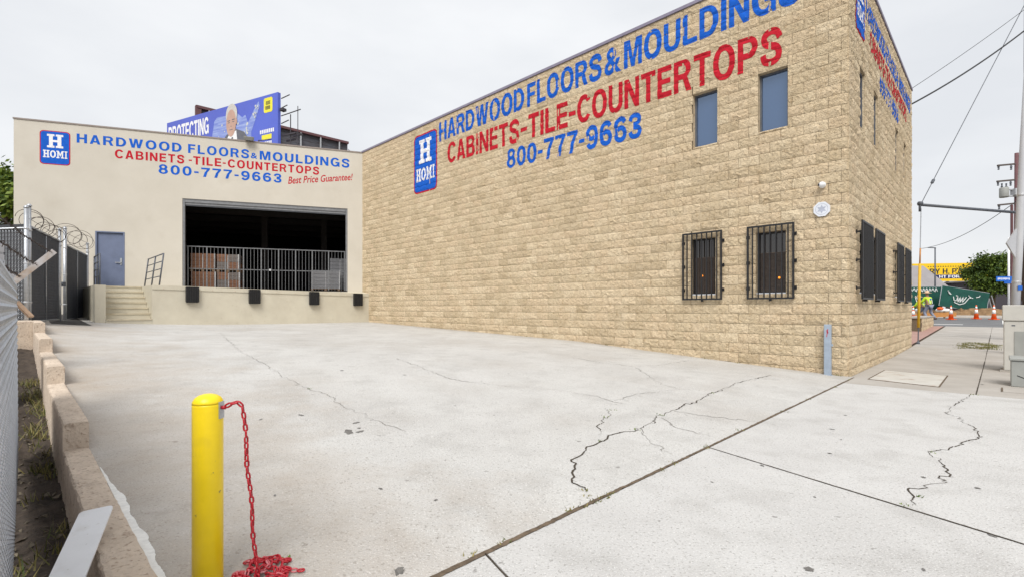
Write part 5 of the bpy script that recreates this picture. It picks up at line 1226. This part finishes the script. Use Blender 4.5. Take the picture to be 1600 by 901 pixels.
# grey hipped house
hs = thing('house', (58.8, 74, .8), R(0), 'low house with a grey hipped roof behind the green fence', 'house')
m = MB(); m.box((-9, -3.4, 0), (2.8, 1.4, 3.5)); m.build('wall', M['stucco'], hs)
m = MB(); m.add([(-10, -4, 3.52), (3.4, -4, 3.52), (3.4, 2, 3.52), (-10, 2, 3.52), (-8, -1, 6.7), (2.3, -1, 6.7)], [(0,1,5,4), (1,2,5), (2,3,4,5), (3,0,4), (3,2,1,0)]); m.build('roof', M['roof_grey'], hs)
for x in (-6, -2): m = MB(); m.box((x, -3.43, 1), (x + 1.4, -3.39, 2.1)); m.build('window', M['glass_dark'], hs)
sh = thing('storefront', (64, 66, .8), R(-3), 'dark low storefront with white signs between the fence and the tree', 'storefront')
m = MB(); m.box((-1.5, 0, 0), (10.5, 5, 4.0)); m.build('wall', M['catwalk'], sh)
for x, z, w_ in ((.3, 3.3, 1.6), (3.2, 2.8, 3.4), (7.4, 2.6, 1.2)): m = MB(); m.box((x, -.06, z), (x + w_, -.01, z + .55)); m.build('sign_panel', M['board_white'], sh)
m = MB(); m.box((-1.7, -.2, 4.0), (10.7, 5.2, 4.2)); m.build('roof', M['roof_grey'], sh)
# excavation: dirt bank, boards, cones, green fence panels
rr = random.Random(8)
m = MB(); ns_, np_ = 46, 10
for i in range(ns_ + 1):
    for j in range(np_ + 1):
        s = -4.6 + i * .22; p = -37.0 - j * .28; q = math.sin(math.pi * j / np_) * (.55 if 8 < i < 40 else .25) * (.7 + .6 * rr.random()); m.v.append(tuple(W(s, p, zs(p) - .05 + max(0, q))))
for i in range(ns_):
    for j in range(np_): m.f.append((i*(np_+1)+j, i*(np_+1)+j+1, (i+1)*(np_+1)+j+1, (i+1)*(np_+1)+j))
m.build('dirt_bank', M['dirt'], None, label='bank of excavated brown dirt behind the traffic cones', cat='dirt', kind='stuff')
tufts('bank_grass', [(random.uniform(-3.4, 3), random.uniform(-37.4, -39), .3) for k in range(50)], 'dry grass scattered over the dirt bank', blades=20, hgt=.28, cat='grass')
def wat(u, Y): return (u - 800) / 768 * Y
for i, (u, Y) in enumerate(((1433, 32.6), (1455, 33.0), (1468, 33.4), (1484, 33.8))):
    m = MB(); m.box((-.42, -.04, 0), (.42, .04, .28)); o = m.build('barrier_board', M['barrier'], None, label=('orange board behind the leftmost cone', 'orange board behind the worker', 'orange board right of the worker', 'orange board beside the second cone')[i], cat='board', group='orange boards along the excavation')
    q = Vector((wat(u, Y), Y, 0)); p = (q - C0).dot(N1); o.location = (q.x, q.y, zs(p) + .12); m2 = MB(); m2.box((-.40, -.05, -.12), (-.34, .05, .36)); m2.build('stake', M['pallet'], o)
for u, Y, lb in ((1427, 31, 'orange traffic cone nearest the block building'), (1486, 31.6, 'orange traffic cone to the right of the worker'), (1525.5, 32, 'weathered orange traffic cone below the tilted green panel'), (1553, 31, 'rightmost orange traffic cone beside the green panel end')):
    q = Vector((wat(u, Y), Y, 0)); p = (q - C0).dot(N1); t = thing('traffic_cone', (q.x, q.y, zs(p) + .01), 0, lb, 'traffic cone', 'traffic cones along the excavation')
    m = MB(); m.box((-.19, -.19, 0), (.19, .19, .04)); m.build('base', M['cone'], t)
    m = MB(); m.lathe([(.14, .04), (.024, .90)], 14); m.build('body', M['cone'], t, True)
    for z0_, z1_ in ((.36, .60), (.66, .80)):
        rad_ = lambda z: .14 - (z - .04) * .1349 + .003
        m = MB(); m.lathe([(rad_(z0_), z0_), (rad_(z1_), z1_)], 14); m.build('collar', M['cone_white'], t, True)
def gpanel(name, A, B, lowA, lowB, h, label, marks):
    """fence panel from A to B (world xy), bottom heights given, with tilt"""
    A = Vector((A[0], A[1], lowA)); B = Vector((B[0], B[1], lowB)); d = B - A; u = Vector((-d.z, 0, Vector((d.x, d.y, 0)).length)).normalized() if True else None
    t = thing(name, (A.x, A.y, A.z), 0, label, 'fence', 'green covered fences'); hd = Vector((d.x, d.y, 0)); up_ = (Vector((0, 0, 1)) - d.normalized() * d.normalized().z).normalized(); nn_ = d.normalized().cross(up_)
    O = Vector((0, 0, 0)); c = [O, d, d + up_*h, up_*h]; m = MB()
    for a, b in zip(c, c[1:] + c[:1]): m.tube([a, b], .025, 6)
    m.build('frame', M['galv'], t)
    m = MB(); nx = 12
    for i in range(nx + 1):
        for j in range(5): m.v.append(tuple(d * (i/nx) + up_ * (h*j/4) + nn_ * (.03 + .02*math.sin(i*1.3 + j))))
    for i in range(nx):
        for j in range(4): m.f.append((i*5+j, (i+1)*5+j, (i+1)*5+j+1, i*5+j+1))
    cl = m.build('cloth', M['green_cloth'], t); md = cl.modifiers.new('thickness', 'SOLIDIFY'); md.thickness = .004
    m = MB()
    for st_ in marks:
        P = [d * x + up_ * (h * y) + nn_ * .075 for x, y, *_ in st_]
        for a, b in zip(P, P[1:]): m.bar(a, b, .055, .01, tuple(nn_))
    m.build('graffiti', M['graffiti'], t)
    return t
scr = [[(.25,.55),(.28,.35),(.33,.38),(.34,.6),(.30,.62)], [(.34,.62),(.36,.3),(.40,.6)], [(.40,.6),(.40,.3),(.46,.62),(.45,.32),(.52,.62)], [(.28,.28),(.4,.2),(.5,.3),(.58,.6)], [(.12,.8),(.16,.66),(.2,.64)], [(.56,.72),(.60,.6),(.66,.62)], [(.72,.68),(.78,.72),(.8,.8)], [(.13,.77),(.18,.67)], [(.57,.69),(.63,.61)]]
Yp = 36.6
gpanel('green_screen_fence', (wat(1467, Yp), Yp), (wat(1541, Yp), Yp), 1.45, .88, 1.5, 'tilted green covered fence panel with white graffiti', scr)
Yq = 37.6
scr2 = [[(.05 + .09*k, .78 + .06*(k % 2)), (.08 + .09*k, .95), (.12 + .09*k, .8)] for k in range(9)] + [[(.2,.6),(.35,.3)], [(.25,.3),(.2,.55)], [(.5,.5),(.55,.3),(.65,.32),(.68,.5),(.6,.55)], [(.1,.15),(.4,.2),(.6,.12)]]
gpanel('green_screen_fence', (wat(1418, Yq), Yq), (wat(1472, Yq), Yq), 1.15, 1.15, 1.72, 'upright green covered fence panel with graffiti behind the workers', scr2)
m = MB(); m.bar((wat(1552, 37), 37, .75), (wat(1545, 37), 37, 2.0), .05, .05); m.bar((wat(1558, 37), 37, .75), (wat(1549, 37), 37, 2.2), .05, .05); m.bar((wat(1541, 37), 37, .8), (wat(1556, 37), 37, .8), .05, .05); m.build('fence_stand', M['galv'], None, label='grey leaning fence stand at the right end of the tilted green panel', cat='fence stand')
for i, (u, Y, c_) in enumerate(((1473, 35.5, 'cone_white'), (1437, 35.8, 'cone_white'), (1469, 35.2, 'cone'))):
    m = MB(); m.lathe([(.05, 0), (.3, .04), (.36, .14), (.3, .26), (.05, .3)], 10); o = m.build('sandbag', M[c_], None, True, label=('white sandbag below the tilted green panel', 'white sandbag by the building edge', 'orange bag beside the white sandbag')[i], cat='sandbag', group='sandbags on the dirt bank')
    q = Vector((wat(u, Y), Y, 0)); o.location = (q.x, q.y, 1.0 if i != 2 else 1.12); o.scale = (1.4, .8, .8) if i != 2 else (.55, .5, .7); o.rotation_euler[2] = i
# block planter past the building
plt = thing('block_planter', W(.45, -17.2, 0), LOT_ROT, 'low tan block planter wall beyond the end of the block building', 'planter')
rr = random.Random(2)
for r in range(3):
    for k in range(13):
        vs_, fs_ = block_geo(BL, CH, rr, 5, 3); m = MB(); a0 = k * BL + (BL/2 if r % 2 else 0); m.add([(-y, -(x + a0), z + r*CH) for x, y, z in vs_], fs_); o = m.build('block', M['block'], plt); o.location.z = .2 + .02 * 0
m = MB(); m.box((.0, -5.6, .0), (.6, 0, .8)); m.build('core', M['mortar'], plt)
m = MB(); m.box((-.04, -5.65, .805), (.66, .05, .86)); m.build('cap', M['walk_far'], plt)

# ------------------------------------------------------------------ road workers
def skin_mesh(name, verts, edges, mt, parent, root=0):
    me = bpy.data.meshes.new(name); bm = bmesh.new(); ly = bm.verts.layers.skin.verify(); vv = []
    for (x, y, z, r) in verts:
        v = bm.verts.new((x, y, z)); v[ly].radius = (r, r); vv.append(v)
    vv[root][ly].use_root = True
    for a, b in edges: bm.edges.new((vv[a], vv[b]))
    bm.to_mesh(me); bm.free()
    o = bpy.data.objects.new(name, me); col.objects.link(o); o.modifiers.new('skin', 'SKIN'); s_ = o.modifiers.new('sub', 'SUBSURF'); s_.levels = 1; s_.render_levels = 1
    dg = bpy.context.evaluated_depsgraph_get(); nm = bpy.data.meshes.new_from_object(o.evaluated_get(dg)); bpy.data.objects.remove(o)
    nm.materials.clear(); nm.materials.append(mt); nm.polygons.foreach_set('use_smooth', [True]*len(nm.polygons))
    return link(name, nm, parent)
def person(loc, rz, label, crouch=0):
    t = thing('person', loc, rz, label, 'person', 'road workers'); c = crouch
    hip = .92 - .42*c; ch_ = 1.38 - .62*c; fw = .12 + .28*c       # facing +y
    kn = (.2 + .25*c)
    V = [(0,0,hip,.13), (0,fw*.4,(hip+ch_)/2,.13), (0,fw,ch_,.15), (0,fw*1.15,ch_+.14,.055), (0,fw*1.3,ch_+.25,.09), (0,fw*1.35,ch_+.36,.085),
         (-.1,0,hip-.06,.085), (-.16,kn,hip*.5,.065), (-.19,-.03,.08,.045), (-.20,.14,.04,.045),
         (.1,0,hip-.06,.085), (.2,kn*.4,hip*.5,.065), (.30,-.16,.08,.045), (.33,.0,.04,.045),
         (-.2,fw,ch_+.03,.06), (-.29,fw+.10,ch_-.24,.048), (-.18,fw+.30,ch_-.30,.036), (-.13,fw+.38,ch_-.31,.035),
         (.2,fw,ch_+.03,.06), (.30,fw+.08,ch_-.24,.048), (.20,fw+.29,ch_-.32,.036), (.15,fw+.37,ch_-.33,.035)]
    Ed = [(0,1),(1,2),(2,3),(3,4),(4,5),(0,6),(6,7),(7,8),(8,9),(0,10),(10,11),(11,12),(12,13),(2,14),(14,15),(15,16),(16,17),(2,18),(18,19),(19,20),(20,21)]
    skin_mesh('body', V, Ed, M['skin'], t)
    g = .022
    def part(nm, ids, mt, grow):
        mp_ = {k: i for i, k in enumerate(ids)}
        skin_mesh(nm, [(*V[k][:3], V[k][3] + grow) for k in ids], [(mp_[a], mp_[b]) for a, b in Ed if a in mp_ and b in mp_], mt, t)
    part('trousers', [0,6,7,8,10,11,12], M['denim'], .022); part('hi_vis_jacket', [0,1,2,14,15,16,18,19,20], M['hivis'], .03)
    hx, hy, hz = V[5][:3]
    m = MB(); m.lathe([(.0, .12), (.075, .115), (.10, .06), (.11, .0), (.26, -.035), (.255, -.045), (.10, -.02), (.0, -.01)], 18, (hx, hy, hz + .02)); m.build('sun_hat', M['straw'], t, True)
    for k in (9, 13):
        x, y, z, r = V[k]; m = MB(); m.hexa([(x-.05,y-.2,0),(x+.05,y-.2,0),(x+.055,y+.09,0),(x-.055,y+.09,0)], [(x-.045,y-.19,.12),(x+.045,y-.19,.12),(x+.04,y+.07,.06),(x-.04,y+.07,.06)]); bevel(m.build('boot', M['boot'], t), .015)
    bk = MB(); bk.bar((-.09, fw - .21, ch_ - .1), (-.09, fw*.4 - .18, hip + .12), .035, .01, (0, 1, 0)); bk.bar((.09, fw - .21, ch_ - .1), (.09, fw*.4 - .18, hip + .12), .035, .01, (0, 1, 0)); bk.build('reflective_tape', M['cone_white'], t)
    em = MB(); em.lathe([(.06, 0), (.06, .012)], 12); o = em.build('emblem', M['street_blue'], t); o.location = (-.0, fw - .205, ch_ - .06); o.rotation_euler = (R(80), 0, 0)
    return t
Y = 32.2; person((wat(1452, Y), Y, zs((Vector((wat(1452, Y), Y, 0)) - C0).dot(N1)) + .01), R(8), 'road worker in lime jacket, grey trousers and straw hat with back turned')
Y = 33.0; person((wat(1444, Y), Y, zs((Vector((wat(1444, Y), Y, 0)) - C0).dot(N1)) + .01), R(20), 'stooping road worker in straw hat to the left of the standing one', .42)
